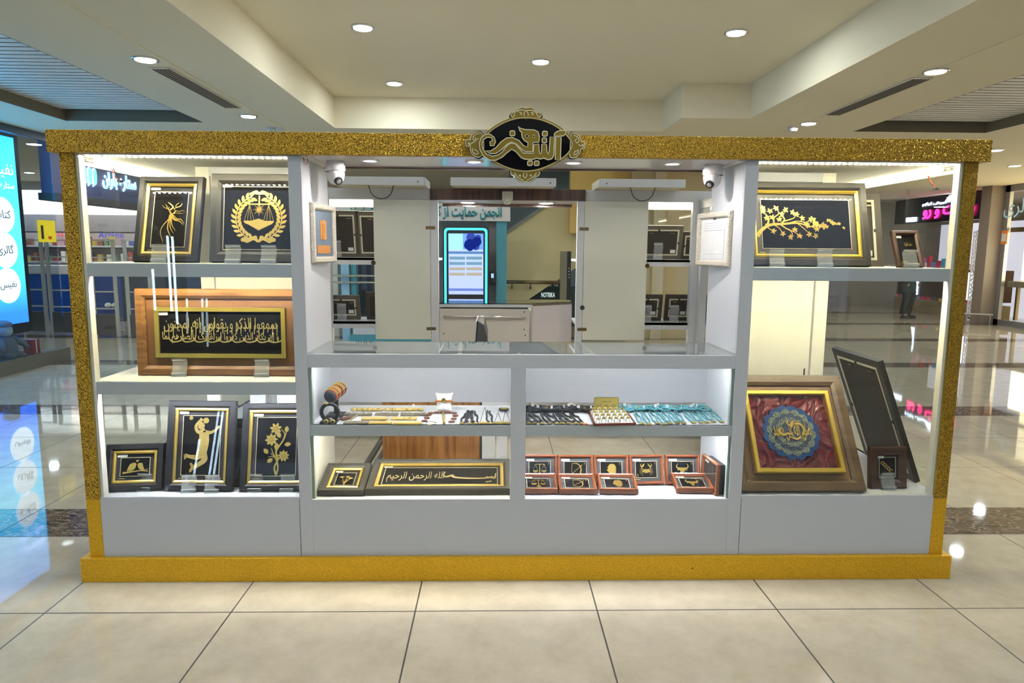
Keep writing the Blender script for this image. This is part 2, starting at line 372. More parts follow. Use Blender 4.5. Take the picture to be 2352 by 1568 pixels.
# stair wall with sloping top and bottom
STAIR=mat('yellow stair wall',(.76,.65,.34),.6,spec=.3)
Y=10.2
def q(px,py,Y=Y): p=at(px,py,1,Y); return (p.x,p.z)
st=thing('staircase','yellow plastered staircase side rising to the right behind the booth','staircase',(2.2,Y,0))
MB().poly([q(1158,541),q(1375,392),q(1375,580),q(1180,710),(q(1180,710)[0],0),(q(1158,725)[0],0)],Y,Y+.25).build('side_wall',STAIR,st)
MB().poly([q(1158,541),q(1158,533),q(1375,382),q(1375,392)],Y-.04,Y+.28).build('coping',mat('dark steel coping',(.22,.24,.22),.4,.4),st)
rail=thing('handrail','brass handrail with two brackets in front of the yellow stair wall','handrail',(2.4,9.9,1.1))
a=at(1150,647,1,9.9); b_=at(1303,649,1,9.9); MB().tube([a,b_],.033,10).build('rail',BRONZE,rail,True)
for px in (1176,1219):
    c=at(px,655,1,9.9); MB().tube([c+Vector((0,0,.05)),c+Vector((0,.02,-.06)),c+Vector((0,.3,-.06))],.016,6).build('bracket',BRONZE,rail,True)
pp=thing('steel_door_post','tall olive steel post with dark keypad strip right of the stair wall','post',(3.3,9.6,0))
a=at(1288,577,1,9.6); b_=at(1303,577,1,9.6); c=at(1312,577,1,9.6)
Bx(a.x,b_.x,9.6,9.7,0,a.z).build('post',mat('olive metal',(.22,.20,.13),.4,.3),pp); Bx(b_.x,c.x,9.6,9.7,0,a.z).build('keypad_strip',DARK,pp)
for k in range(4):
    p=at(1307,616+k*7,1,9.59); MB().disc((p.x,p.y,p.z),.012,-.01,10,'y').build('button',STEEL,pp)
ns=thing('shop_sign','dark shop counter sign reading NOTRIKA in white letters','sign',(2.8,11.5,0))
a=at(1205,660,1,11.5); b_=at(1290,690,1,11.5); Bx(a.x,b_.x+.6,11.5,11.7,0,a.z+.02).build('board',mat('dark green board',(.02,.04,.04),.4),ns)
p=at(1259,677,1,11.48); text('lettering','NOTRIKA',mat('white lit letters',(.7,.85,.8),emit=.9),1,(p.x,p.y,p.z),ns,w=.285,h=.1)
for i in range(9):
    p=at(1243+i*5.2,654,1,11.6); tag(MB().lathe((p.x,p.y,a.z+.02),[(.016,0),(.016,.05),(.007,.065),(.008,.09)],8).build('bottle',[CHROME,PAPER,mat('dark bottle',(.05,.05,.08),.2)][i%3]),'small %s bottle on top of the dark NOTRIKA counter, %s from the left'%(['silver','white','dark'][i%3],['first','second','third','fourth','fifth','sixth','seventh','eighth','ninth'][i]),'bottle','bottles on the dark counter')
# lit panels in the void ceiling
LITP=mat('lit ceiling panel',(.95,1,.85),emit=4)
for i,(x,y) in enumerate(((2.85,8.4),(3.25,9.7),(2.6,11.2))):
    t=thing('ceiling_panel_light',['square lit panel in the teal ceiling above the right box','second square lit panel deeper in the teal ceiling','third square lit panel deepest in the teal ceiling'][i],'ceiling light',(x,y,4.3))
    MB().box(x-.3,x+.3,y-.3,y+.3,4.291,4.3).build('frame',WHITE,t)
    o=Bx(x-.27,x+.27,y-.27,y+.27,4.285,4.29).build('diffuser',LITP,t)
# booth of the association
TEAL=mat('teal laminate',(.075,.30,.36),.35,spec=.4); TEALD=mat('teal board',(.09,.33,.42),.4); GREYP=mat('grey booth panel',(.17,.165,.16),.5); LBLUE=mat('light blue panel',(.30,.50,.62),.4)
bo=thing('association_booth','teal booth with white Persian banner seen through the kiosk opening','booth',(.8,9,0))
def pb(name,px0,py0,px1,py1,y0,y1,m,par=bo,z0=None,z1=None):
    a=at(px0,py0,1,y0); b=at(px1,py1,1,y0)
    return Bx(a.x,b.x,y0,y1,b.z if z0 is None else z0,a.z if z1 is None else z1).build(name,m,par)
pb('banner',765,464,1172,508,8.95,9.0,mat('white banner board',(.62,.58,.52),.5))
pb('column',1140,508,1163,700,9.0,9.15,TEAL,z0=0); pb('column',780,508,803,700,9.0,9.15,LBLUE,z0=0); pb('side_panel',803,508,820,700,9.05,9.12,TEAL,z0=0)
pb('side_panel',1120,508,1140,700,9.1,9.15,GREYP,z0=0)
pb('counter_front',803,768,1010,900,8.9,8.95,TEAL,z0=0); pb('counter_front',811,753,862,768,8.9,8.95,WHITE)
pb('back_panel',820,508,860,700,9.6,9.62,mat('dark booth back',(.03,.035,.04),.3),z0=0); pb('back_panel',740,508,780,800,9.6,9.62,CREAMB,z0=0)
for y in (633,648):
    a=at(752,y,1,8.97); b_=at(862,y,1,8.97); MB().tube([a,b_],.02,8).build('steel_rail',CHROME,bo)
TL=mat('teal letter',(.02,.24,.25),.5); TH=mat('pale letter halo',(.55,.72,.70),.5)
p=at(945,487,1,8.94); body=fa('انجمن حمایت از کودکان')
a=at(845,487,1,8.94); b_=at(1150,487,1,8.94)
for s_,m_,yy,off in ((1,TH,8.935,.055),(1,TL,8.925,.02)):
    text('lettering',fa('انجمن حمایت از کودکان بی سرپرست ایران'),m_,1,((at(800,487,1,yy).x+at(1152,487,1,yy).x)/2,yy,p.z-.01),bo,w=at(1152,487,1,yy).x-at(800,487,1,yy).x,h=.25,ext=.006,off=off)
# touch screen totem
tt=thing('touch_screen_totem','black touch screen totem with glowing cyan outline and blue menu','screen',(1.4,8.6,0))
Y=8.6
def rr(px0,py0,px1,py1,Y,r=.05,n=5):
    a=at(px0,py0,1,Y); b=at(px1,py1,1,Y); out=[]
    for cx,cz,s0 in ((b.x-r,a.z-r,0),(a.x+r,a.z-r,1),(a.x+r,b.z+r,2),(b.x-r,b.z+r,3)):
        for k in range(n+1): an=(s0+k/n)*pi/2; out.append((cx+r*cos(an),cz+r*sin(an)))
    return out
MB().poly(rr(1017,519,1123,819.5,Y,.07),Y,Y+.08).build('body',DARK,tt)
CY=mat('cyan light',(.05,.75,.9),emit=1.3)
MB().poly(rr(1020,523,1119,756,Y,.06),Y-.006,Y,holes=[rr(1025,528,1114,751,Y,.045)]).build('light_outline',CY,tt)
def scr(name,x0,y0,x1,y1,col,e,dy=.004,r=None):
    a=at(x0,y0,1,Y); b=at(x1,y1,1,Y); return Bx(a.x,b.x,Y-dy,Y-dy+.002,b.z,a.z).build(name,mat('screen '+str(col),col,emit=e),tt)
scr('screen',1030,536,1110,676,(.42,.50,.95),.62)
scr('picture_tile',1030,536,1063,573,(.25,.65,1),.9,.006); scr('picture_tile',1063,536,1110,573,(.12,.25,.85),.8,.006)
t=MB(); random.seed(3)
for i in range(14):
    a=at(1085+random.uniform(-12,16),555+random.uniform(-11,13),1,Y); t.disc((a.x,Y-.0085,a.z),.05+.03*random.random(),.001,10,'y')
t.build('picture_tree',mat('screen tree',(.02,.05,.35),emit=.35),tt)
scr('menu_bar',1030,577,1110,583,(.06,.16,.35),.7,.006)
for k in range(4):
    for j in range(2): scr('menu_button',1032+j*39,589+k*12.3,1068+j*39,596+k*12.3,(.12,.24,.33) if k<2 else (.35,.30,.22),.7,.006)
scr('footer',1030,662,1110,668,(.12,.18,.5),.6,.006)
po=thing('card_terminal','small black card payment terminal fixed right of the touch screen','card terminal',tuple(at(1130,637,1,8.9)))
a=at(1124,624,1,8.9); b_=at(1138,650,1,8.9); Bx(a.x,b_.x,8.86,9.11,b_.z,a.z).build('body',DARK,po,bevel=.005)
a=at(1128,628,1,8.86); b_=at(1134,638,1,8.86); Bx(a.x,b_.x,8.855,8.86,b_.z,a.z).build('display',mat('terminal display',(.35,.55,.9),emit=.8),po)
# ------------------------------------------------------------ downlights
DL=mat('downlight glow',(.86,.94,1),emit=P_DOWN)
SPOTS=[((.80,3.33),ZU,'nearest left downlight in the tray ceiling'),((4.01,3.32),ZU,'nearest right downlight in the tray ceiling'),((2.385,4.31),ZU,'middle downlight above the oval sign'),((.78,5.29),ZU,'farther left downlight in the tray ceiling'),
 ((-.87,2.96),ZS,'downlight at the near end of the left vent'),((-.88,5.28),ZS,'downlight past the far end of the left vent'),((5.586,3.0),ZS,'downlight at the near end of the right vent'),((5.59,5.33),ZS,'downlight past the far end of the right vent'),((10.78,8.9),ZS,'small downlight over the aisle right of the kiosk'),((7.95,11.7),ZS,'faint downlight seen through the right cabinet top'),((-5.4,7.5),ZS,'downlight over the left shop aisle')]
dl0=None
def downlight(x,y,z,label,grp=None):
    t=thing('downlight',label,'ceiling light',(x,y,z),group=grp)
    MB().lathe((x,y,z),[(.078,-.004),(.088,-.012),(.100,-.008),(.102,0)],28).build('rim',CHROME,t,True)
    MB().lathe((x,y,z),[(.076,-.013),(.078,-.006)],28).build('lamp',DL,t)
for (x,y),z,l in SPOTS: downlight(x,y,z,'round recessed '+l if not l.startswith(('small','faint')) else l,'ceiling downlights')
for x,y,z in ((.8,.2,ZU),(4.0,.2,ZU),(2.4,-1.3,ZU),(.8,-3.6,ZU),(4.0,-3.6,ZU),(-.87,0,ZS),(5.59,0,ZS),(-.87,-3.4,ZS),(5.59,-3.4,ZS),(10.8,4.5,ZS),(10.8,0,ZS),(-5.5,1,ZS),(-5.4,-3,ZS),(1.5,7.6,ZS),(-1.8,8.2,ZS),(6.3,7.6,ZS),(-7.5,11.5,ZS),(-5.6,12.6,ZS),(10.5,14,ZS),(3,-6.6,ZU),(-5.2,4.2,ZS),(-3.4,7.6,ZS),(-3.2,10.2,ZS),(9.2,7.2,ZS),(9.4,4.4,ZS),(9.0,11,ZS),(11.6,11.2,ZS),(11.5,6,ZS),(-8,9.3,ZS),(-10.5,12.5,ZS)):  # unseen lamps added to light the kiosk front, the aisles and the shops
    downlight(x,y,z,'round recessed downlight '+('in the tray ceiling behind the viewer' if z==ZU else 'over the left aisle or shop' if x<-2 else 'over the right aisle or shop' if x>7 else 'in the ceiling beam beside the viewer' if y<1 else 'in the ceiling beyond the kiosk'),'added ceiling downlights out of view')
for x0,l in ((-.95,'dark slotted air vent in the left ceiling beam'),(5.53,'dark slotted air vent in the right ceiling beam')):
    t=thing('air_vent',l,'air vent',(x0,4,ZS))
    Bx(x0-.01,x0+.16,3.2,4.8,ZS-.012,ZS-.001).build('frame',mat('vent cream',(.7,.66,.55),.5),t)
    for k in range(5): Bx(x0+.006+k*.031,x0+.022+k*.031,3.22,4.78,ZS-.016,ZS-.010).build('slot',DARK,t)
for px,py,l in ((623,301,'small white detector on the left ceiling just above the kiosk edge'),(643,301,'second small white detector beside the first on the left ceiling'),(1821,300,'round white smoke detector on the right ceiling beam')):
    p=at(px,py-4,2,ZS-.02); t=tag(MB().lathe((p.x,p.y,ZS),[(.06,0),(.06,-.02),(.045,-.05),(.02,-.055)],16).build('smoke_detector',mat('detector plastic',(.55,.54,.5),.4)),l,'smoke detector')
# ------------------------------------------------------------ left shops
FAS=mat('navy fascia',(.085,.095,.20),.5); 
struct(MB().box(-4.35,-4.2,6.95,14.1,2.32,3.07).build('wall_shop_fascia',FAS)); struct(MB().box(-4.4,-4.15,6.95,14.1,2.22,2.32).build('trim_6',mat('dark fascia edge',(.06,.055,.06),.5)))
struct(Bx(-16,-2.0,14.1,14.3,0,3.07).build('wall_bookshop',mat('white textured wall',(.78,.78,.76),.7,bump=.6,bscale=25)))
struct(Bx(-16,-2.0,14.0,14.1,1.95,2.35).build('trim_7',mat('grey shop band',(.20,.19,.21),.5)))
LB=mat('blue lit sign',(.10,.55,1),emit=2.2); LW=mat('white lit sign',(.55,.78,1),emit=2.2)
sg=thing('shop_sign','blue lit Persian shop sign with three upright strokes on the navy fascia','sign',(-4.2,9,2.8))
RX=Matrix.Rotation(pi/2,4,'Z')@Matrix.Rotation(pi/2,4,'X')
for k in range(3):
    y=7.70+k*.125
    for m_,o_,x_ in ((LW,.02,-4.19),(LB,0,-4.175)):
        pts=[(-.045-o_,-.17-o_),(-.02,-.13-o_),(.03+o_,-.10-o_),(.045+o_,-.02),(.045+o_,.12),(.03+o_,.17+o_),(0,.19+o_),(-.03-o_,.17+o_),(-.045-o_,.12)]
        o=MB().poly(pts,-.01,0).build('stroke',m_,sg)
        o.matrix_local=Matrix.Translation(Vector((x_,y,2.62))-ORG[sg.name])@Matrix.Rotation(pi/2,4,'Z')@Matrix.Diagonal((.82,1,.72,1))
        for v in o.data.vertices: v.co+=ORG[sg.name]
text('lettering',fa('ستاره باران'),LW,1,(-4.19,8.66,2.62),sg,w=1.0,h=.27,ext=.015,rot=RX,off=.035); text('lettering',fa('ستاره باران'),LB,1,(-4.172,8.66,2.62),sg,w=.97,h=.25,ext=.004,rot=RX)
for s_,px,c_,l in (('Artline',255,(.03,.03,.45),'dark blue Artline brand lettering on the shop band'),('ZEBRA',129,(.6,.02,.04),'red ZEBRA brand lettering on the shop band')):
    p=at(px,539,1,13.99); o=text('brand_lettering',s_,mat('letter '+s_,c_,emit=.35),1,(p.x,13.99,p.z),None,w=.6 if s_=='Artline' else .38); tag(o,'dark blue lettering reading Artline on the grey shop band' if s_=='Artline' else 'red lettering reading ZEBRA on the grey shop band','sign')
BL=mat('blue counter panel',(.005,.075,.38),.35); BLD=mat('slate blue counter panel',(.07,.10,.17),.4)
for (x0,x1,y0,m_,l) in ((-9.3,-6.6,12.6,BL,'bright blue shop counter behind the left security gates'),(-6.2,-4.3,12.2,BLD,'slate blue shop counter seen through the left cabinet glass')):
    t=thing('shop_counter',l,'counter',((x0+x1)/2,y0,0)); Bx(x0,x1,y0,y0+.6,0,1.0).build('front',m_,t); Bx(x0-.02,x1+.02,y0-.02,y0+.62,1.0,1.17).build('top',WHITE,t)
CN=['white','red','navy','ochre','green','mauve','cream','brown','black']; random.seed(11); PC=[(.7,.7,.68),(.5,.08,.06),(.08,.12,.4),(.6,.45,.1),(.1,.3,.2),(.45,.3,.35),(.75,.72,.6),(.3,.12,.08),(.05,.05,.06)]
for i,z in enumerate((1.25,1.62)):
    t=thing('wall_shelf','white wall shelf full of stationery, '+['lower','upper']['01'.index(str(i))]+' one at the back of the left shop','shelf',(-7,13.9,z)); Bx(-11,-4.4,13.75,14.0,z-.04,z).build('board',WHITE,t); Bx(-11,-4.4,13.99,14.1,z,z+.3).build('back',mat('shelf back',(.35,.30,.30),.6),t)
    x=-10.3
    while x<-4.6:
        w=random.uniform(.05,.14); h=random.uniform(.10,.24); c=random.choice(PC)
        tag(Bx(x,x+w,13.76,13.86,z,z+h).build('stationery_pack',mat('pack %s'%(c,),c,.5)),'small %s stationery pack on the %s shelf of the left shop, %s'%(CN[PC.index(c)],('lower','upper')[i],'leftmost packs' if x<-8.8 else 'left of middle' if x<-7.3 else 'right of middle' if x<-6 else 'near right end'),'stationery','stationery packs on the shop shelves'); x+=w+random.uniform(.01,.12)
def gate(x,y,label,rz=0):
    t=thing('security_gate',label,'security gate',(x,y,0)); w=.40
    for s in (-1,1): Bx(x+s*w/2-.025,x+s*w/2+.025,y-.03,y+.03,0,1.72).build('post',mat('pale grey plastic',(.55,.54,.50),.4),t,bevel=.008)
    for z in (1.70,1.40,1.10,.80,.50): Bx(x-w/2,x+w/2,y-.015,y+.015,z-.012,z+.012).build('rung',mat('pale grey plastic',(.6,.6,.55),.4),t)
    Bx(x-w/2,x+w/2,y-.025,y+.025,.03,.40).build('base_panel',mat('grey gate panel',(.09,.09,.10),.4),t)
    t.rotation_euler=(0,0,rz); return t
gate(-6.55,9.9,'leftmost grey security gate at the left shop entrance'); gate(-5.95,9.75,'grey security gate just left of the gold corner pillar'); gate(-4.98,9.4,'grey security gate seen through the left cabinet below its upper shelf'); gate(-4.35,9.35,'rightmost grey security gate, partly behind the wooden frame')
sh=thing('display_shoes','pair of small white shoes on a rung shelf in the left shop','shoes',(-4.98,9.6,.5))
for s in (-1,1): MB().lathe((-4.93+s*.06,9.5,.52),[(.03,0),(.055,.02),(.05,.05),(.025,.075)],12,sx=.8,sy=1.6).build('shoe',PAPER,sh,True)
LIN=mat('added lamp glow',(1,.97,.92),emit=45)
for x0,x1,y,l in ((-11,-4.6,13.55,'long added ceiling light washing the white wall of the left shop'),(14.0,14.6,14.8,'added ceiling light inside the neon sign shop')):  # lamps added to brighten the dark shop interiors
    t=thing('added_linear_light',l,'ceiling light',((x0+x1)/2,y,3.0)); Bx(x0,x1,y-.05,y+.05,3.01,3.0695).build('housing',WHITE,t); Bx(x0+.02,x1-.02,y-.04,y+.04,3.0,3.01).build('diffuser',LIN,t); Bx(x0,x1,y-.11,y-.09,2.88,3.0695).build('added_shield',WHITE,t)  # front lip added to keep the lamp's reflection off the floor
# glass shop front at the far left
gf=thing('glass_shopfront','tall glass shop front at the left edge with grey base','shop window',(-4.1,4.6,0))
Bx(-4.12,-4.10,1.5,6.82,.18,ZS).build('glass_pane',glassm('tinted shop glass',(.80,.88,.93),1.5,0,1.2),gf)
Bx(-4.2,-4.06,1.5,6.84,0,.18).build('base',mat('grey green base',(.12,.12,.10),.4),gf); Bx(-4.16,-4.08,1.5,6.84,2.98,ZS).build('head_rail',mat('dark blue head rail',(.06,.09,.14),.4),gf)
AD=mat('advert panel blue',(.06,.42,1),emit=2.8)
ad=thing('advert_lightbox','glowing blue advert panel with white circles and Persian words at left edge','lightbox',(-4.45,5,1.9))
Bx(-4.60,-4.46,3.0,6.72,.42,3.04).build('frame',DARK,ad,bevel=.01)
nt=AD.node_tree; g_=N(nt,'ShaderNodeTexCoord'); s_=N(nt,'ShaderNodeSeparateXYZ'); nt.links.new(g_.outputs['Object'],s_.inputs[0]); r_=N(nt,'ShaderNodeValToRGB')
mr=N(nt,'ShaderNodeMapRange'); mr.inputs[1].default_value=-1.2; mr.inputs[2].default_value=1.1; nt.links.new(s_.outputs[2],mr.inputs[0]); nt.links.new(mr.outputs[0],r_.inputs[0])
e_=r_.color_ramp.elements; e_[0].color=(.02,.12,.75,1); e_[1].color=(.03,.35,1,1); k_=e_.new(.45); k_.color=(.08,.75,1,1)
nt.links.new(r_.outputs[0],nt.nodes['Principled BSDF'].inputs['Emission Color'])
Bx(-4.46,-4.45,3.05,6.62,.56,3.0).build('screen',AD,ad)
AW=mat('advert white',(.9,.95,1),emit=2.2); AI=mat('advert ink',(.1,.15,.2),.5)
for i,(z,wd_) in enumerate(((1.98,'کتاب'),(1.53,'گالری'),(1.07,'نفیس'))):
    MB().disc((-4.45,6.28,z),.23,.006,28,'x').build('circle',AW,ad); text('word',fa(wd_),AI,1,(-4.443,6.28,z),ad,w=.30,ext=.003,rot=RX)
for z,wd_ in ((2.55,'نفیس'),(2.36,'ستاره باران')): text('word',fa(wd_),AW,1,(-4.445,6.3,z),ad,w=.5,ext=.003,rot=RX)
stk=thing('window_sticker','yellow square sticker near the edge of the glass shop front','sticker',(-4.09,6.6,1.9)); Bx(-4.099,-4.096,6.42,6.78,1.64,1.93).build('sheet',mat('yellow sticker',(.85,.68,.02),.5,emit=.15),stk)
Bx(-4.095,-4.094,6.48,6.53,1.68,1.86).build('printed_figure',INK,stk); Bx(-4.095,-4.094,6.62,6.69,1.68,1.72).build('printed_triangle',mat('sticker red',(.7,.1,.03),.5),stk)
# plush doll in the window
dx,dy=-4.285,5.9
do=thing('winter_doll','grey bearded winter doll holding parcels behind the glass shop front','doll',(dx,dy,.18))
PL=mat('grey plush',(.16,.17,.20),.9,bump=1,bscale=60); PLW=mat('white plush',(.55,.60,.68),.95,bump=1,bscale=80)
Bx(dx-.5,dx+.22,dy-1.2,dy+.7,0,.17).build('plinth_board',mat('window floor',(.2,.19,.17),.5)); bpy.data.objects['plinth_board']['kind']='structure'; bpy.data.objects['plinth_board'].name='floor_window'
MB().lathe((dx,dy,.18),[(.10,0),(.14,.06),(.12,.2),(.07,.27)],16).build('body',PL,do,True); MB().lathe((dx,dy,.44),[(.05,0),(.095,.05),(.09,.12),(.04,.17)],16).build('head',PLW,do,True)
MB().lathe((dx,dy,.58),[(.10,0),(.09,.04),(.03,.07)],14).build('hat',mat('pale blue hat',(.25,.32,.42),.8),do,True)
for s in (-1,1): MB().tube([(dx+.03,dy+s*.1,.40),(dx+.1,dy+s*.2,.33),(dx+.14,dy+s*.2,.28)],[.045,.04,.03],10).build('arm',PL,do,True)
for s in (-1,1): MB().tube([(dx+.02,dy+s*.07,.22),(dx+.16,dy+s*.09,.2)],[.05,.04],10).build('leg',PL,do,True)
rb=thing('gift_box','small red gift box with white ribbon beside the winter doll','gift box',(dx+.1,dy+.4,.18)); Bx(dx+.02,dx+.14,dy+.30,dy+.44,.18,.36).build('box',mat('gift red',(.45,.01,.03),.5),rb); Bx(dx+.018,dx+.142,dy+.36,dy+.38,.178,.362).build('ribbon',PAPER,rb)
# ------------------------------------------------------------ right shops
CO=mat('taupe column',(.30,.24,.19),.5)
struct(MB().box(12.9,13.36,12.3,12.62,0,ZS).build('wall_column',CO)); 
jw=thing('jewellery_window','jewellery shop window in steel frame with bright cream display at right edge','shop window',(13.3,10,0))
gl=Bx(13.22,13.24,7.0,12.2,.12,2.95).build('glass_pane',GLASS,jw)
for y in (12.15,9.3): Bx(13.2,13.28,y,y+.14,0,ZS).build('upright',STEEL,jw)
Bx(13.2,13.28,7.0,12.3,2.93,ZS).build('head_rail',STEEL,jw); Bx(13.2,13.28,7.0,12.3,0,.12).build('base_rail',STEEL,jw)
Bx(13.9,14.0,7.0,12.1,0,ZS).build('back_panel',mat('cream glowing back',(.9,.80,.55),.6,emit=1.5),jw); Bx(13.3,13.9,7.0,12.1,.85,.98).build('display_bench',mat('bench edge',(.25,.2,.13),.5),jw)  # back panel glows by emission in place of light falling on it
Bx(13.25,13.30,7,12.1,2.05,2.15).build('shelf_rail',BRONZE,jw)
for y in (11.9,11.0): Bx(13.4,13.46,y,y+.06,.12,.85).build('bench_leg',BRONZE,jw)
Bx(13.6,13.62,7.0,12.1,1.0,1.9).build('glow_sheet',mat('warm display glow',(1,.88,.6),emit=4.0),jw)  # glowing sheet puts in the display's brightness by emission
st2=thing('window_sticker','small orange and white sticker on the jewellery shop window edge','sticker',tuple(at(2306,545,0,13.2))); p=at(2306,545,0,13.19)
Bx(13.19,13.2,p.y-.09,p.y+.09,p.z-.15,p.z+.15).build('sheet',mat('orange sticker',(.75,.22,.04),.5,emit=.1),st2); Bx(13.185,13.19,p.y-.07,p.y+.07,p.z-.09,p.z+.08).build('print',PAPER,st2)
p=at(2335,475,0,13.2); text('window_lettering',fa('گالری'),mat('pale blue letters',(.35,.5,.55),.5,emit=.3),1,(13.19,p.y-.1,p.z),None,w=.9,ext=.004,rot=Matrix.Rotation(-pi/2,4,'Z')@Matrix.Rotation(pi/2,4,'X')); tag(bpy.data.objects['window_lettering'],'pale Persian lettering on the jewellery shop window','lettering')
ne=thing('neon_sign','black sign box with pink and white neon Persian writing right of the kiosk','sign',(13.6,14.6,2.75))
Bx(13.45,13.65,12.7,16.9,2.40,3.05).build('box',mat('sign black',(.012,.012,.03),.3),ne)
PK=mat('pink neon',(1,.02,.22),emit=4); WN=mat('white neon',(.7,.85,1),emit=5); RR=Matrix.Rotation(-pi/2,4,'Z')@Matrix.Rotation(pi/2,4,'X')
def sg2(py_px,py):
    p=at(py_px,py,0,13.44); return p
text('pink_word',fa('پوست و رو'),PK,1,(13.43,14.55,2.62),ne,w=2.0,h=.34,ext=.02,rot=RR,off=.03)
text('white_word',fa('فروش لوازم'),WN,1,(13.43,15.1,2.87),ne,w=1.0,h=.10,ext=.02,rot=RR,off=.02)
b=MB()
for k in range(6):
    an=.3+k*.42; c=Vector((13.43,14.42,2.86)); e=c+Vector((0,.26*cos(an),.20*sin(an))); b.tube([c+(e-c)*.3,c+(e-c)*.7+Vector((0,.03,.02)),e],[.012,.03,.012],8)
b.build('flower',WN,ne); Bx(13.42,13.45,15.85,16.3,2.44,2.56).build('small_panel',WN,ne)
cs=thing('cosmetics_counter','dark wood counter with glowing sides under the neon sign','counter',(13.7,14.8,0)); 
Bx(13.5,14.2,13.1,16.6,.42,1.18).build('front',wood('dark counter wood',(.05,.025,.02),(.12,.06,.04)),cs); Bx(13.45,14.2,13.1,16.6,0,.34).build('lower_case',mat('lower case',(.35,.28,.16),.5),cs)
for y in (13.35,15.6): Bx(13.47,13.5,y,y+.35,.45,1.12).build('glow_panel',mat('blue white glow',(.6,.72,1),emit=2.2),cs)
Bx(14.9,15.0,12.7,17,0,2.4).build('back_wall',mat('shop glowing back',(.62,.62,.74),.5,emit=.7),cs)  # wall glows by emission in place of the shop's lighting
random.seed(5)
for i in range(46):
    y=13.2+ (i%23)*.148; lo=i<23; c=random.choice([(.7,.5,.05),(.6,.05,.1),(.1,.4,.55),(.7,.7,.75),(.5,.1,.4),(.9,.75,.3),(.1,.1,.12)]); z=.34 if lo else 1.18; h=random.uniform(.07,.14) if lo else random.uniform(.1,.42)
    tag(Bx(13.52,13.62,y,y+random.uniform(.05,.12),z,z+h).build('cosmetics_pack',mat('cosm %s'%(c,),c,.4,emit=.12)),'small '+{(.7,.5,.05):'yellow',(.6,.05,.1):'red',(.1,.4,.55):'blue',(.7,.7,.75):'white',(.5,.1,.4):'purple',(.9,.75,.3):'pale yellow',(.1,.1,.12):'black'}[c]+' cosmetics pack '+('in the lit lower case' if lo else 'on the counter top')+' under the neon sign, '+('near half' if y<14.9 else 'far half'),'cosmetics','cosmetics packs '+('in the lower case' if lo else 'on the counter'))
la=thing('lattice_screen','white cut-out scroll lattice screen left of the taupe column','screen',(13.2,12.9,0))
b=MB(); R=random.Random(2)
b.ring(.62,2.1,.03,0,.02,cz=1.05,cx=0)
for k in range(20):
    for j in range(3):
        cx=-.2+j*.2; cz=.12+k*.102; s=R.choice((-1,1)); r0=.055
        b.ribbon([(cx+s*r0*cos(t)*(1-t/9),cz+r0*sin(t)*(1-t/9)) for t in [i*.8 for i in range(8)]],.034,0,.02,n=2)
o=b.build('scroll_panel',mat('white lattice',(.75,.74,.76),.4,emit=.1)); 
for v in o.data.vertices: v.co=Vector((v.co.y+.0,-v.co.x,v.co.z))
o.parent=la; o.location=(.0,.0,.0); la.location=(13.25,12.95,0); 
st3=thing('low_steel_bench','low steel rail at the foot of the taupe column','rail',(13,12,0))
MB().tube([(12.55,12.35,.22),(13.05,12.1,.22)],.03,8).build('rail',STEEL,st3)
for x,y in ((12.6,12.32),(13.0,12.12)): MB().tube([(x,y,0),(x,y,.22)],.02,6).build('leg',STEEL,st3)
# ============================================================ the kiosk
X0,X1=.03,4.13; YF,YB,YI,YO=.30,.72,3.0,3.42
LEDM=mat('led dot',(1,.89,.62),emit=P_LED); LEDC=mat('cool led dot',(.92,.93,1),emit=P_LED*1.1); LEDS=mat('soft cool led dot',(.92,.93,1),emit=P_LED*.45); LEDB=mat('led strip base',(.75,.73,.62),.4)
TUBE=mat('warm tube light',(1,.90,.66),emit=P_TUBE)
def strip(x0,y0,x1,y1,z,par,m=None,pitch=.026,face='down'):
    """an LED strip: thin base with separate glowing dots"""
    m=m or LEDM
    L=math.hypot(x1-x0,y1-y0); ux,uy=(x1-x0)/L,(y1-y0)/L; nx,ny=-uy,ux
    o=MB().obox((x0-nx*.005,y0-ny*.005,z),(x1-x0,y1-y0,0),(nx*.010,ny*.010,0),(0,0,.003)).build('light_strip',LEDB,par)
    d=MB(); k=int(L/pitch)
    for i in range(k):
        c=(i+.5)*L/k; x,y=x0+ux*c,y0+uy*c; d.obox((x-ux*.005-nx*.0035,y-uy*.005-ny*.0035,z-.002),(ux*.010,uy*.010,0),(nx*.007,ny*.007,0),(0,0,.0019))
    e=d.build('diodes',m,o); return o
ks=thing('kiosk_surround','gold glitter surround of the white display kiosk with top beam, corner pillars and plinth','kiosk frame',(2.08,.3,0))
Bx(-.005,4.165,.272,.30,1.98,2.076).build('front_beam',GLIT,ks,bevel=.002)
Bx(-.005,.025,.30,3.45,1.98,2.076).build('side_beam',GLIT,ks); Bx(4.135,4.165,.30,3.45,1.98,2.076).build('side_beam',GLIT,ks)
MB().box(-.005,4.165,.275,.305,0,.117).box(-.005,.03,.305,3.45,0,.117).box(4.13,4.165,.305,3.45,0,.117).build('plinth',SATIN,ks,bevel=.002)
for xa,xb in ((.030,.094),(4.066,4.130)):
    Bx(xa,xb,.298,.345,.40,1.98).build('corner_pillar',GLIT,ks,bevel=.0015); Bx(xa,xb,.298,.345,.117,.40).build('pillar_foot',SATIN,ks,bevel=.0015)
    s=1 if xa<1 else -1; xi=xb if s>0 else xa
    Bx(min(xi,xi+s*.004),max(xi,xi+s*.004),.298,.345,.405,1.978).build('pillar_edge',GOLDP,ks)
    Bx(min(xi+s*.004,xi+s*.017),max(xi+s*.004,xi+s*.017),.305,.345,.405,1.978).build('white_reveal',WARM,ks)
for x in (.030,4.066): Bx(x,x+.064,3.38,3.425,.117,1.98).build('corner_pillar',GLIT,ks)
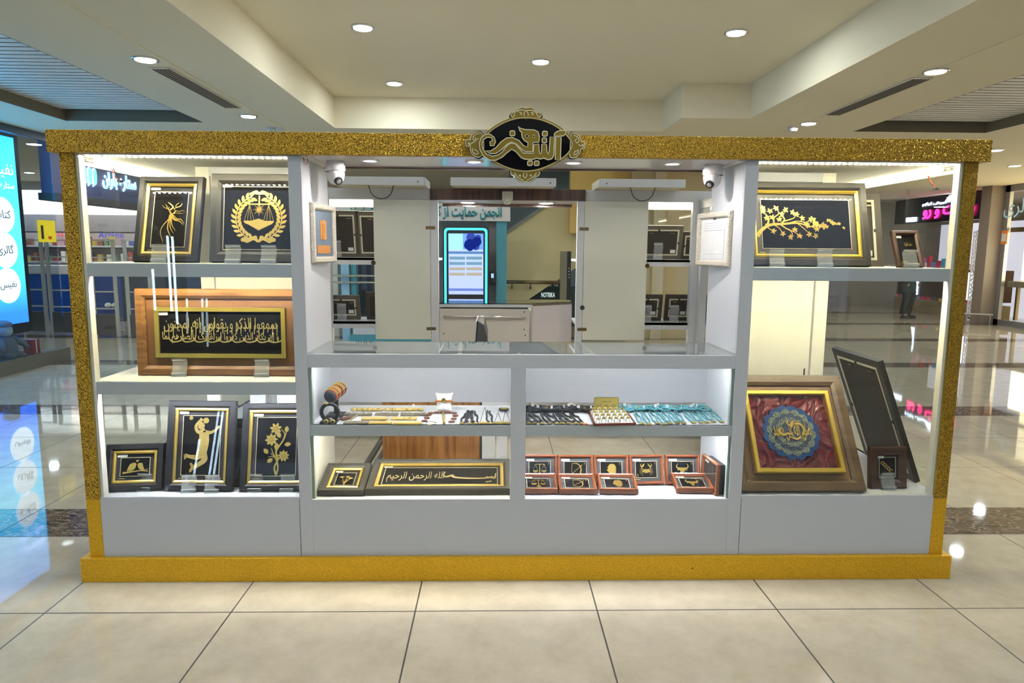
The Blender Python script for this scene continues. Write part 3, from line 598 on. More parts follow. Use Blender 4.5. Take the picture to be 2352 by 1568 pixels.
MB().disc((2.9,.2745,.06),.004,-.001,8,'y').build('screw_mark',INK,ks)

def cabinet(side):
    L=side<0
    xa,xb=(.094,1.065) if L else (3.085,4.066)
    t=thing('display_cabinet','tall white glass-fronted display cabinet '+('left of the central counter, with three shelves' if L else 'right of the central counter, with the red enamel artwork'),'display cabinet',((xa+xb)/2,.5,0))
    zs=[1.502]+([.96] if L else []); zb=.410 if L else .414
    MB().box(xa,xb,YF,YF+.018,.117,zb).build('base_panel',WHITE,t,bevel=.001)
    Bx(xa-(.03 if L else 0),xb+(0 if L else .03),YF+.018,YB,zb-.02,zb).build('base_board',WHITE,t)
    for z in zs:
        Bx(xa+(-.005 if L else .0),xb+(0 if L else .005),YF+.012,YB,z-.018,z).build('shelf',WARM,t); Bx(xa-.0,xb,YF+.008,YF+.026,z-.0605,z-.001).build('shelf_edge',WHITE,t,bevel=.001)
    Bx(xa-.05,xb+.05,YF+.002,YB,1.975,1.98+.018).build('top_board',WARM,t)
    for z in [1.972]+[z-.02 for z in zs]:
        strip(xa+.02,YF+.04,xb-.02,YF+.04,z,t,LEDC if (z<1.1) else LEDM)
    # inner corner post and rear doors
    px=(.437,.505) if L else (3.62,3.69)
    Bx(px[0],px[1],YB,YB+.03,zb,1.999).build('corner_post',WARM,t,bevel=.002)
    if L:
        Bx(.512,1.065,YB+.002,YB+.02,.97,1.93).build('rear_door',WARM,t); Bx(.512,.70,YB+.002,YB+.02,.86,.94).build('rear_panel',WHITE,t); Bx(.80,1.065,YB+.002,YB+.02,.43,.94).build('rear_door',WARM,t); Bx(.66,.74,YB+.002,YB+.02,.43,.94).build('rear_panel',WHITE,t)
        Bx(.506,1.065,YB,YB+.02,1.93,1.975).build('rear_rail',WHITE,t)
    else:
        Bx(3.085,3.61,YB+.002,YB+.02,.43,1.90).build('rear_door',WARM,t); Bx(3.085,3.619,YB,YB+.02,1.93,1.975).build('rear_rail',WHITE,t)
        Bx(3.585,3.592,YB-.001,YB+.002,.43,.96).build('door_gap',DARK,t)
    # glass
    Bx(xa+.016 if L else xa-.02,xb-.035 if L else xb-.016,YF+.001,YF+.005,zb,1.978).build('glass_pane',GLASS,t)
    # side panel and front trim beside the counter
    xw=(1.065,1.083) if L else (3.067,3.085)
    Bx(xw[0],xw[1],YF+.02,YB+.05,.117,1.98).build('side_panel',WHITE,t)
    xt=(1.024,1.083) if L else (3.067,3.128)
    Bx(xt[0],xt[1],YF-.001,YF+.02,.117,1.98).build('front_trim',WHITE,t,bevel=.0015)
    xg=1.0238 if L else 3.128
    Bx(xg-.0008,xg+.0008,YF-.0015,YF,.117,.40).build('seam',INK,t)
    return t
cabinet(-1); cabinet(1)
def wing(side):
    L=side<0
    xa,xb=(.035,.50) if L else (3.655,4.125)
    xo=.042 if L else 4.118
    t=thing('side_cabinet','glass-sided '+('left' if L else 'right')+' side cabinet running back from the front display cabinet','display cabinet',((xa+xb)/2,1.8,0))
    for x in (xa+.005,xb-.023): Bx(x,x+.018,YB,YI,.117,.41).build('base_panel',WHITE,t)
    Bx(xa,xb,YB,YI,.392,.41).build('base_board',WHITE,t)
    for z in ((1.5,.96) if L else (1.5,)): Bx(xa+.03,xb-.03,YB+.03,YI,z-.03,z).build('shelf',WARM,t)
    Bx(xa,xb,YB,YI,1.975,2.0).build('top_board',WARM,t)
    for z0,z1 in ((.41,1.975),): Bx(xo-.002,xo+.002,.345,3.38,z0,z1).build('glass_pane',GLASS,t)
    sx=xo+(.035 if L else -.035)
    strip(sx,.37,sx,2.9,1.968,t,LEDM,.045)
    Bx(sx-.012,sx+.012,.50,1.7,1.955,1.967).build('tube_light',TUBE,t)
    Bx(sx-.008,sx+.008,1.7,2.9,1.957,1.967).build('tube_light',TUBE,t)
    xi=xb-.03 if L else xa
    for y in (1.5,2.25,2.965): Bx(xi,xi+.03,y,y+.035,.41,1.975).build('inner_post',WHITE,t)
    Bx(xi,xi+.03,YB+.03,2.965,1.93,1.975).build('inner_rail',WHITE,t)
    w=MB().tube([(sx+.012,.60,1.955),(sx+.018,.60,1.93),(sx+.03,.59,1.91),(sx+.045,.59,1.895)],.002,5)
    o=w.build('wire',REDL,t); MB().tube([(sx+.012,.61,1.955),(sx+.03,.61,1.92),(sx+.048,.60,1.892)],.002,5).build('wire',DARK,t); Bx(sx+.042,sx+.058,.585,.615,1.884,1.894).build('plug',DARK,t)
wing(-1); wing(1)
# ---- central counter
c=thing('display_counter','white central display counter with glass top over two compartments','counter',(2.08,.5,0))
Bx(1.083,3.067,YF,YF+.018,.117,.398).build('base_panel',WHITE,c,bevel=.001); Bx(1.083,3.067,YF+.018,YB,.378,.398).build('base_board',WHITE,c)
Bx(1.083,3.067,YF,YF+.02,1.030,1.093).build('top_rail',WHITE,c,bevel=.0015); Bx(1.083,3.067,YB-.02,YB,1.045,1.093).build('top_rail_back',WHITE,c)
for x in (1.083,3.049): Bx(x,x+.018,YF+.02,YB-.02,1.05,1.093).build('top_rail_side',WHITE,c)
for xf,xk in ((1.770,1.758),(2.395,2.383)):
    MB().obox((xf,YF+.02,1.06),(.020,0,0),(xk-xf,YB-YF-.04,0),(0,0,.033)).build('divider_bar',WHITE,c)
Bx(1.083,3.067,YF+.003,YB,1.0935,1.0985).build('glass_top',glassm('counter glass',(.93,.95,.93),1.52,0,1.0),c)
Bx(1.083,3.067,YF+.006,YB,.740,.757).build('shelf',WHITE,c); Bx(1.083,3.067,YF+.004,YF+.022,.705,.757).build('shelf_edge',WHITE,c,bevel=.001)
Bx(1.083,3.067,YB-.006,YB,.775,1.045).build('back_panel',mat('grey white panel',(.46,.46,.48),.4),c)
Bx(2.018,2.090,YF-.001,YF+.02,.398,1.030).build('front_trim',WHITE,c,bevel=.001); Bx(2.060,2.078,YF+.02,YB-.006,.757,1.045).build('partition',WHITE,c); Bx(2.060,2.078,YF+.02,YB,.398,.740).build('partition',WHITE,c)
for xa,xb in ((1.083,2.018),(2.090,3.067)):
    Bx(xa+.003,xb-.003,YF+.0005,YF+.0035,.40,1.03).build('glass_pane',GLASS,c)
Bx(1.084,1.097,YF+.005,YF+.03,.40,1.03).build('glass_edge',EDGEG,c); Bx(3.054,3.066,YF+.005,YF+.03,.40,1.03).build('glass_edge',EDGEG,c)
for xa,xb in ((1.11,2.05),(2.09,3.05)):
    strip(xa,YF+.035,xb,YF+.035,1.066,c,LEDS); strip(xa,YF+.035,xb,YF+.035,.737,c,LEDM if xa<2 else LEDC)
# soffit over the opening with four spots
so=thing('top_canopy','white canopy board above the counter opening with brown rear edge','canopy',(2.08,.5,1.98))
Bx(1.083,3.067,YF+.001,YB-.02,1.98,2.0).build('board',mat('glossy white board',(.72,.68,.66),.15),so); Bx(1.083,3.067,YB-.02,YB-.005,1.972,2.002).build('rear_edge',wood('walnut edge',(.10,.05,.035),(.22,.12,.08)),so)
SP=mat('canopy spot glow',(1,.93,.90),emit=480)
for i,x in enumerate((1.364,1.846,2.306,2.77)):
    t=thing('spotlight','small recessed spotlight, '+['leftmost','second from left','third from left','rightmost'][i]+' in the canopy over the counter','spotlight',(x,.43,1.98),'canopy spotlights')
    MB().lathe((x,.43,1.98),[(.024,-.002),(.030,-.007),(.042,-.005),(.044,0)],20).build('rim',mat('white rim',(.85,.83,.8),.3),t,True); MB().lathe((x,.43,1.98),[(.023,-.006),(.025,-.003)],20).build('lamp',SP,t)
# dome cameras
def camera_dome(x,s,label):
    t=thing('dome_camera',label,'security camera',(x,.48,1.98)); W=mat('camera white',(.72,.70,.68),.3)
    MB().lathe((x,.48,1.98),[(.040,0),(.042,-.02),(.046,-.022),(.046,-.045),(.040,-.048)],24).build('base_ring',W,t,True)
    MB().lathe((x,.48,1.98),[(.040,-.046),(.043,-.06),(.038,-.085),(.025,-.102),(.008,-.110)],24).build('dome',W,t,True)
    d=Vector((s*.45,-.55,-.55)).normalized(); c0=Vector((x,.48,1.98-.07))
    MB().tube([c0+d*.034,c0+d*.044],[.021,.019],16).build('lens_bezel',DARK,t); MB().tube([c0+d*.044,c0+d*.046],[.011,.010],12).build('lens',STEEL,t)
    Bx(x-s*.03-.009,x-s*.03+.009,.4395,.441,1.926,1.929).build('printed_name',INK,t)
camera_dome(1.192,1,'white dome security camera in the left corner of the opening'); camera_dome(2.975,-1,'white dome security camera in the right corner of the opening')
w=tag(MB().tube([(1.085,.335,1.98),(1.087,.335,1.955),(1.095,.335,1.945),(1.103,.335,1.955),(1.104,.335,1.98)],.0014,5).build('red_wire',REDL),'tiny loop of red wire at the top of the left divider','wire')
for x,y,z in ((1.0835,.4,1.905),(1.0835,.42,1.9),(3.0665,.42,1.92)): pass
# ---- rear cabinets
def rear(L):
    xa,xb=(.035,1.46) if L else (2.63,4.125)
    t=thing('rear_cabinet','white rear display cabinet seen through the opening, '+('left' if L else 'right')+' of the gate','display cabinet',((xa+xb)/2,3.2,0))
    Bx(xa,xb,YI,YO,1.995,2.03).build('top_board',WHITE,t); Bx(xa,xb,YI-.002,YI+.018,1.985,2.078).build('header',WHITE,t,bevel=.001)
    for z in (1.502,.962): Bx(xa,xb,YI,YO,z-.02,z).build('shelf',WHITE,t); Bx(xa,xb,YI,YI+.018,z-.058,z-.0).build('shelf_edge',WHITE,t)
    Bx(xa,xb,YI,YO,.39,.41).build('base_board',WHITE,t); Bx(xa,xb,YI+.02,YI+.038,.05,.39).build('base_panel',WHITE,t)
    for x in ([.52,1.40] if L else [2.66,3.60]): Bx(x,x+.05,YI+.02,YI+.07,0,.05).build('foot',mat('beige foot',(.5,.42,.28),.5),t)
    d=(.922,1.393) if L else (2.688,3.226)
    Bx(d[0],d[1],YI-.02,YI-.003,.813,1.984).build('door',mat('ivory door',(.64,.64,.56),.4),t,bevel=.001)
    p=(1.396,1.462) if L else (2.628,2.685)
    Bx(p[0],p[1],YI-.02,YI+.02,.05,1.984).build('post',WHITE,t,bevel=.001)
    hx=1.396 if L else 2.686
    for z in (1.755,.905):
        h=Bx(hx-.040,hx+.040,YI-.024,YI-.0205,z-.014,z+.014).build('hinge',BRONZE,t,bevel=.006)
        b=MB(); [b.disc((hx+dx,YI-.0245,z),.005,-.001,8,'y') for dx in (-.028,-.013,.013,.028)]; b.build('screws',INK,h)
    k=(.915,1.46) if L else (3.232,1.45)
    MB().lathe((k[0],YI-.012,k[1]),[(.012,0),(.02,-.01),(.012,-.02),(.006,-.03)],10,'y').build('latch',mat('antique brass',(.12,.06,.02),.4,.7),t,True)
    if not L:
        MB().disc((2.697-.012,YI-.0205,1.091),.020,-.002,16,'y').build('keyhole',INK,t)
        Bx(3.60,3.66,YI-.03,YI+.03,.05,2.0).build('corner_post',WHITE,t,bevel=.002); Bx(3.665,3.725,YI-.10,YI-.04,.05,2.0).build('corner_post',WHITE,t,bevel=.002)
    else: Bx(.5,.56,YI-.03,YI+.03,.05,2.0).build('corner_post',WHITE,t)
    Bx(xa,xb,YO-.004,YO,.41,1.995).build('glass_pane',GLASS,t)
    xs=(.10,.93) if L else (3.24,4.05)
    o=MB().tube([(xs[0],YO-.06,1.968),(xs[1],YO-.06,1.968)],.020,10).build('tube_light',TUBE,t)
    strip(xa+.5,YO-.1,xb-.1,YO-.1,.938,t,LEDM,.05)
    return t
rear(True); rear(False)
# gate counter between the rear cabinets
g=thing('gate_counter','white gate counter with glass top and long chrome bar behind the opening','counter',(2.05,3.2,0))
Bx(1.463,2.235,YI+.0,YI+.02,.06,1.075).build('drawer_front',mat('warm white front',(.62,.58,.52),.4),g,bevel=.001); Bx(1.463,2.26,YI-.004,YI+.018,1.088,1.112).build('front_rail',WHITE,g); Bx(1.475,2.225,YI+.03,YI+.04,1.07,1.09).build('slot',INK,g)
MB().add([(1.463,YI,1.112),(2.26,YI,1.112),(2.625,YI+.25,1.112),(2.625,YO+.05,1.112),(1.463,YO+.05,1.112),(1.463,YI,1.124),(2.26,YI,1.124),(2.625,YI+.25,1.124),(2.625,YO+.05,1.124),(1.463,YO+.05,1.124)],
 [(0,1,2,3,4),(5,6,7,8,9),(0,1,6,5),(1,2,7,6),(2,3,8,7),(3,4,9,8),(4,0,5,9)]).build('glass_top',glassm('gate glass',(.66,.70,.64),1.52,0,2.2),g)
Bx(1.463,2.6,YO,YO+.02,.06,1.1).build('rear_board',WARM,g); Bx(1.463,2.26,YI+.02,YO,1.04,1.06).build('inner_board',WARM,g)
MB().obox((2.26,YI,.06),(.365,.25,0),(-.012,.016,0),(0,0,1.04)).build('angled_panel',mat('blush white panel',(.66,.60,.60),.35),g); MB().obox((2.26,YI-.001,1.10),(.365,.25,0),(-.006,.010,0),(0,0,.014)).build('angled_rail',mat('brown edge',(.16,.12,.08),.5),g)
b=MB().tube([(1.50,YI-.03,1.013),(2.20,YI-.03,1.005)],.008,10); [b.disc((x,YI-.03,z),.006,.03,8,'y') for x,z in ((1.51,1.013),(2.19,1.005))]; b.build('chrome_bar',CHROME,g,True)
b=MB(); [b.disc((x,YI-.0005,z),.006,-.001,8,'y') for x,z in ((2.19,1.05),(1.50,.86),(2.20,.85),(2.19,.9))]; b.build('screws',INK,g)
# lintel
l=thing('lintel','dark walnut lintel spanning the gate at the back of the kiosk','lintel',(2.04,3.0,2.03))
Bx(1.395,2.693,YI-.03,YI+.0,1.988,2.078).build('front_board',wood('dark walnut',(.045,.022,.015),(.12,.06,.035),.35,.35,'Z'),l,bevel=.001)
Bx(1.463,2.628,YI,YO,1.985,2.0).build('underside',mat('pale underside',(.6,.55,.52),.3),l); Bx(1.463,2.628,YO,YO+.02,1.96,2.04).build('rear_board',wood('dark walnut',(.045,.022,.015),(.12,.06,.035)),l)
for i,x in enumerate((1.70,2.38)):
    t=thing('spotlight',('left' if i==0 else 'right')+' flat spotlight under the walnut lintel at the gate','spotlight',(x,3.2,1.985)); MB().lathe((x,3.2,1.985),[(.05,-.002),(.06,-.008),(.062,0)],18).build('rim',WHITE,t); MB().lathe((x,3.2,1.985),[(.048,-.009),(.05,-.004)],18).build('lamp',SP,t)
pr=thing('motion_sensor','cream motion sensor hanging on the walnut lintel','sensor',(2.04,2.96,2.0))
MB().poly([(-.045,.055),(.045,.055),(.045,-.02),(.035,-.025),(.02,-.05),(-.02,-.05),(-.035,-.025),(-.045,-.02)],-.04,0).build('body',mat('cream plastic',(.62,.60,.50),.4),pr,bevel=.004)
for v in bpy.data.objects[pr.children[0].name].data.vertices: v.co+=ORG[pr.name]
MB().lathe((2.04,2.945,1.985),[(.026,0),(.02,-.02),(.004,-.028)],12,'y').build('lens',mat('sensor lens',(.75,.73,.66),.3),pr,True)
# hanging white boxes on the rear headers
for i,(xa,xb) in enumerate(((.66,1.37),(1.585,2.42),(2.765,3.455))):
    y=2.72; t=thing('lift_up_panel',['left white lift-up panel box above the left rear door, cord below','middle white lift-up panel box above the walnut lintel','right white lift-up panel box above the right rear door, cord below'][i],'panel box',((xa+xb)/2,y,2.11))
    z0,z1=(2.08,2.14)
    Bx(xa,xb,y,y+.40,z0,z1).build('box',mat('panel beige',(.62,.55,.40),.5),t); Bx(xa-.002,xb+.002,y-.012,y,z0-.002,z1+.002).build('front_board',WHITE,t,bevel=.001)
    if i==0: Bx(xb-.0,xb+.012,y,y+.40,z0,z1).build('side_board',WHITE,t)
    MB().disc(((xb-.045) if i<2 else (xa+.06),y-.013,2.105),.006,-.001,8,'y').build('screw',INK,t)
    if i!=1:
        m=(.92+1.13)/2 if i==0 else (3.03+3.225)/2
        MB().tube([(m-.10+ .2*k/10,y+.05,2.08-.105*math.sqrt(max(0,1-((k-5)/5)**2))) for k in range(11)],.0035,6).build('cord',DARK,t)
# ---- inside: desk, monitor
WD=wood('zebra wood',(.20,.075,.02),(.42,.20,.06),.4,.45,'Z')
d=thing('sales_desk','brown wood-grain sales desk inside the kiosk, seen under the jewellery shelf','desk',(1.6,1.4,0))
Bx(1.25,1.85,1.30,1.33,.0,.72).build('front_panel',WD,d); Bx(1.25,2.0,1.28,1.85,.72,.75).build('desk_top',WD,d); Bx(1.25,1.28,1.33,1.85,0,.72).build('side_panel',WD,d)
for xa,xb in ((1.865,1.945),(1.955,2.02)): Bx(xa,xb,1.29,1.31,0,.72).build('side_board',WHITE,d)
Bx(1.849,1.866,1.30,1.35,0,.72).build('gap',INK,d)
mo=thing('monitor','dark monitor seen edge-on standing behind the counter','monitor',(1.85,1.5,.75))
MB().add([(1.815,1.42,.86),(1.835,1.42,1.135),(1.875,1.42,1.11),(1.895,1.42,1.03),(1.892,1.42,.86),(1.815,1.8,.86),(1.835,1.8,1.135),(1.875,1.8,1.11),(1.895,1.8,1.03),(1.892,1.8,.86)],[(0,1,2,3,4),(5,6,7,8,9),(0,1,6,5),(1,2,7,6),(2,3,8,7),(3,4,9,8),(4,0,5,9)]).build('casing',mat('monitor plastic',(.05,.05,.05),.35),mo,bevel=.006)
MB().obox((1.811,1.425,.862),(.019,0,.268),(0,.37,0),(-.006,0,.0005)).build('screen',STEEL,mo); MB().box(1.84,1.87,1.58,1.64,.76,.90).box(1.77,1.93,1.5,1.7,.75,.765).build('stand',DARK,mo)
DUCT=((.985,1.025),(1.06,1.085)); tr=MB().box(*DUCT[0],1.5,2.95,0,.02).build('floor_strip',INK); tag(tr,'left black strip running along the floor beside the wooden desk','floor strip'); tag(MB().box(*DUCT[1],1.5,2.95,0,.02).build('floor_strip',INK),'right black strip running along the floor beside the wooden desk','floor strip')
# ============================================================ framed works
def frame(label, x,y,zs,yaw,tilt,w,h,d=.03, bw=.035, outer=None, inner=None, iw=.012, matm=None, line=True, art=None, tag_=True, group=None, name='framed_artwork', lw=.0, stamp=True, cat='framed artwork', matw=.025, boardm=None, round_=False):
    """stands on zs; (x,y) is the middle of the bottom front edge; leans back by tilt"""
    yaw=radians(yaw); ti=radians(tilt); n=Vector((-sin(yaw),cos(yaw),0))
    t=thing(name,label,cat,(x,y,zs+max(0,d*sin(ti))+.0005),group,None,True)
    t.rotation_euler=(Matrix.Rotation(yaw,3,'Z')@Matrix.Rotation(-ti,3,'X')).to_euler()
    outer=outer or FBLACK
    pf=[(0,.006),(.004,0),(bw*.7,.0),(bw,.010 if not round_ else .012),(bw,d-.004),(0,d)] if not round_ else [(0,.010),(bw*.12,.003),(bw*.4,0),(bw*.7,.004),(bw*.86,.012),(bw,.012),(bw,d-.004),(0,d)]
    MB().mould(w,h,pf).build('moulding',outer,t,smooth=False)
    iw_=0
    if inner:
        iw_=iw; MB().mould(w-2*bw,h-2*bw,[(0,.012),(0,.006),(iw*.5,.004),(iw,.009),(iw,.016),(0,.016)],cz=h/2).build('fillet',inner,t)
    W,H=w-2*(bw+iw_),h-2*(bw+iw_)
    Bx(-w/2+bw*.5,w/2-bw*.5,.018,.021,bw*.5,h-bw*.5).build('mount_board',matm or GREYM,t)
    aw,ah=W-2*matw,H-2*matw
    if boardm is not False: Bx(-aw/2,aw/2,.0165,.018,h/2-ah/2,h/2+ah/2).build('art_board',boardm or BLACK,t)
    if line: MB().ring(aw+.004,ah+.004,.0022,.0150,.0168,cz=h/2).build('gold_line',GOLDL,t)
    if art: art(t,aw,ah,h/2,.0165)
    if tag_:
        MB().box(-W/2+.004,-W/2+.004+min(.045,W*.28),.0135,.0145,h/2+H/2-.016,h/2+H/2-.004).build('price_label',PAPER,t)
    if stamp: MB().box(-W/2+.012,-W/2+.04,.0160,.0179,h/2-H/2+.007,h/2-H/2+.010).build('maker_stamp',GOLD,t)
    Bx(-w/2+bw*.8,w/2-bw*.8,.0118,.0128,bw*.8,h-bw*.8).build('glass',PGLASS,t)
    Bx(-w/2+bw*.4,w/2-bw*.4,d-.004,d-.001,bw*.4,h-bw*.4).build('backing',BACKB,t)
    return t
def S_(t,name,strokes,sx,sz,cx,cz,y,m=None,th=.0018):
    """strokes given in unit coordinates: (points, widths)"""
    b=MB()
    for p,w in strokes:
        if w=='fill': b.poly([(cx+a*sx,cz+c*sz) for a,c in p],y-th,y)
        else: b.ribbon([(cx+a*sx,cz+c*sz) for a,c in p],[v*sx for v in w] if isinstance(w,(list,tuple)) else w*sx,y-th,y)
    return b.build(name,m or GOLD,t)
def leafpts(x,z,an,L,wd,n=5):
    a=[];b=[]
    for i in range(n+1):
        t=i/n; r=wd*sin(pi*t)**.8; a.append((x+cos(an)*L*t-sin(an)*r,z+sin(an)*L*t+cos(an)*r)); b.append((x+cos(an)*L*t+sin(an)*r,z+sin(an)*L*t-cos(an)*r))
    return a+b[-2:0:-1]
# motifs -----------------------------------------------------
def a_deer(t,w,h,cz,y):
    s=w
    K=[([(.06,.06),(.02,.25),(-.06,.45),(-.04,.52)],[.05,.03,.02,.005]),([(.05,.1),(-.1,-.1),(-.25,-.35),(-.28,-.6),(-.2,-.85),(-.16,-.98)],[.02,.02,.018,.016,.012,.006]),
     ([(.02,.18),(-.02,-.1),(-.03,-.4),(.05,-.62),(.13,-.8)],[.07,.04,.035,.03,.004]),([(.04,.16),(.04,-.15),(.07,-.38),(.2,-.6)],[.06,.035,.03,.004]),([(.06,.14),(.09,-.12),(.14,-.3),(.27,-.5)],[.05,.03,.03,.004]),
     ([(.05,.2),(.18,-.02),(.38,-.08),(.52,-.25)],[.06,.04,.035,.004]),([(.05,.22),(.2,.02),(.42,-.0),(.55,-.2)],[.05,.035,.03,.004]),([(.04,.26),(.16,.14),(.24,.06),(.28,.04)],[.05,.03,.015,.004]),
     ([(.03,.3),(-.1,.45),(-.22,.5),(-.3,.6)],[.03,.022,.016,.004]),([(-.12,.47),(-.13,.56),(-.2,.64)],[.016,.012,.004]),([(.0,.4),(.1,.52),(-.02,.66),(-.1,.72)],[.05,.04,.03,.004]),
     ([(.08,.2),(.2,.34),(.14,.44),(.22,.5),(.36,.56),(.42,.68)],[.03,.02,.018,.02,.03,.004]),([(.22,.5),(.2,.6),(.3,.7)],[.018,.012,.004]),([(.14,.3),(.26,.36),(.34,.32),(.44,.38),(.56,.32)],[.02,.016,.012,.012,.003]),([(.12,.24),(.26,.27),(.38,.25),(.5,.27)],[.016,.012,.01,.003])]
    S_(t,'golden_deer',K,s*.82,h*.43,-.01*w,cz,y)
def a_scales(t,w,h,cz,y):
    b=MB(); R=min(w,h)*.36; c0=cz
    for s in (-1,1):
        for k in range(13):
            an=pi/2+s*(.38+k*.205)
            for off,rr in ((.35,1.0),(-.35,.96)):
                x,z=R*rr*cos(an),c0+R*rr*sin(an); b.poly(leafpts(x,z,an-s*pi/2+s*off*2.2,R*.30,R*.065),y-.002,y)
        b.ribbon([(R*cos(pi/2+s*(.35+i*.2)),c0+R*sin(pi/2+s*(.35+i*.2))) for i in range(13)],R*.05,y-.0015,y,n=2)
    b.ribbon([(-R*.42,c0+R*1.05),(-.2*R,c0+R*1.12),(0,c0+R*1.1),(.2*R,c0+R*1.12),(.42*R,c0+R*1.05)],R*.12,y-.002,y)
    for s in (-1,1): b.ribbon([(s*R*.75,c0-R*1.0),(s*R*.45,c0-R*.98),(s*R*.2,c0-R*.9),(0,c0-R*1.05)],[R*.06,R*.2,R*.16,R*.1],y-.002,y); b.poly(leafpts(s*R*.05,c0+R*1.1,pi/2-s*1.0,R*.2,R*.08),y-.003,y); b.poly(leafpts(s*R*.05,c0-R*.92,pi/2-s*.9,R*.2,R*.08),y-.003,y)
    b.build('laurel_wreath',GOLD,t)
    q=MB(); q.ribbon([(0,c0+R),(0,c0+.55*R)],R*.06,y-.002,y); q.ribbon([(-.5*R,c0+.62*R),(.5*R,c0+.62*R)],R*.05,y-.002,y)
    for s in (-1,1):
        for dx in (-.22,-.08,.08,.22): q.ribbon([(s*.42*R,c0+.6*R),(s*.42*R+dx*R,c0-.12*R)],R*.012,y-.001,y)
        q.poly([(s*.42*R+R*.24*cos(pi+i*pi/10),c0-.12*R+R*.16*sin(pi+i*pi/10)) for i in range(11)],y-.002,y)
    for i in range(16): an=i*pi/8; q.ribbon([(0,c0+.38*R),(R*.27*cos(an)*(1 if i%2==0 else .7),c0+.38*R+R*.27*sin(an)*(1 if i%2==0 else .7))],[R*.04,R*.004],y-.002,y)
    q.disc((0,y,c0+.38*R),R*.07,-.002,16,'y'); q.poly([(-.6*R,c0-.2*R),(0,c0-.02*R),(.6*R,c0-.25*R),(0,c0-.52*R)],y-.0025,y); q.poly([(-.6*R,c0-.2*R),(0,c0-.47*R),(.6*R,c0-.25*R),(0,c0-.55*R)],y-.001,y)
    q.build('scales_and_book',GOLD,t)
def a_calli(t,w,h,cz,y):
    text('calligraphy',fa('و إن یکاد الذین کفروا لیزلقونک بأبصارهم لما'),mat('calligraphy gold',(.52,.42,.16),.4,.5),1,(.0,y-.0005,cz-.02),t,w=w*.93,h=h*.30,ext=.0015,off=.004)
    text('calligraphy',fa('سمعوا الذکر و یقولون إنه لمجنون'),mat('calligraphy gold',(.52,.42,.16),.4,.5),1,(0,y-.0015,cz+.035),t,w=w*.9,h=h*.34,ext=.0015,off=.0)
    b=MB(); R=random.Random(4)
    for i in range(26):
        x=-w*.45+i*w*.036; b.ribbon([(x,cz-h*.05+R.uniform(-.01,.02)),(x+.003,cz+h*.20+R.uniform(-.02,.01))],[.003,.0045],y-.002,y)
    for i in range(9): x=-w*.42+i*w*.10; b.ribbon([(x,cz-h*.1),(x+.02,cz-h*.2),(x+.06,cz-h*.17),(x+.075,cz-h*.05)],[.003,.006,.006,.002],y-.002,y)
    b.build('calligraphy_uprights',mat('calligraphy gold',(.52,.42,.16),.4,.5),t)
def a_birds(t,w,h,cz,y):
    K=[([(-.42,-.33),(-.1,-.26),(.2,-.22),(.46,-.26)],[.07,.05,.035,.03]),([(.34,-.24),(.44,-.10)],[.03,.01])]
    K+=[([(-.28,-.22),(-.24,-.02),(-.18,.16),(-.05,.24),(.02,.20),(.035,.12),(.02,.02),(-.02,-.12),(-.12,-.2)],'fill'),([(.34,-.2),(.28,-.02),(.24,.2),(.14,.22),(.08,.16),(.09,.02),(.14,-.12),(.22,-.18)],'fill')]
    K+=[([(.06,.26),(.02,.33),(.03,.38),(.06,.36),(.09,.39),(.12,.34)],'fill')]
    S_(t,'lovebirds_on_branch',K,w,h,0,cz,y)
def a_volley(t,w,h,cz,y):
    G=mat('gold mosaic',(.55,.42,.14),.4,.6,bump=1,bscale=300,var=.45,vscale=400)
    b=MB(); X=lambda a,c:(a*w,cz+c*h)
    P=lambda L,ws: b.ribbon([X(*p) for p in L],[v*w for v in ws],y-.002,y)
    P([(.06,.22),(.07,.08),(.06,-.04),(.0,-.16)],[.24,.27,.23,.27]); P([(.02,.21),(-.12,.24),(-.16,.33),(-.06,.42)],[.12,.09,.07,.06]); P([(-.06,.40),(-.01,.45)],[.07,.09])
    P([(.1,.22),(.24,.22),(.38,.27),(.46,.33)],[.12,.08,.06,.07]); P([(.0,-.16),(-.12,-.20),(-.28,-.19),(-.42,-.17)],[.20,.13,.09,.10]); P([(-.40,-.16),(-.42,-.24)],[.10,.03])
    P([(.06,-.16),(.10,-.24),(-.04,-.32),(-.20,-.38),(-.27,-.45)],[.22,.15,.11,.10,.04]); P([(-.2,-.36),(-.26,-.30)],[.08,.05])
    o=[X(-.02+.09*cos(i*pi/10),.33+.062*sin(i*pi/10)) for i in range(20)]; b.poly(o,y-.0022,y); P([(.0,.28),(.04,.24)],[.1,.12])
    b.build('volleyball_player',G,t)
    q=MB(); q.disc((.10*w,y,cz+.42*h),.075*w,-.002,24,'y'); q.build('ball',GOLD,t); q=MB(); q.lathe((-.30*w,y,cz+.46*h),[(.05*w,0),(.05*w,-.001),(.04*w,-.001),(.04*w,0)],20,'y'); q.disc((-.3*w,y,cz+.46*h),.02*w,-.001,10,'y'); q.build('emblem',GOLD,t)
def flower(b,x,z,r,y,n=8,rot=0):
    for i in range(n): b.poly(leafpts(x+r*.18*cos(i*2*pi/n+rot),z+r*.18*sin(i*2*pi/n+rot),i*2*pi/n+rot,r*.85,r*.23),y-.002,y)
    b.disc((x,y,z),r*.2,-.003,12,'y')
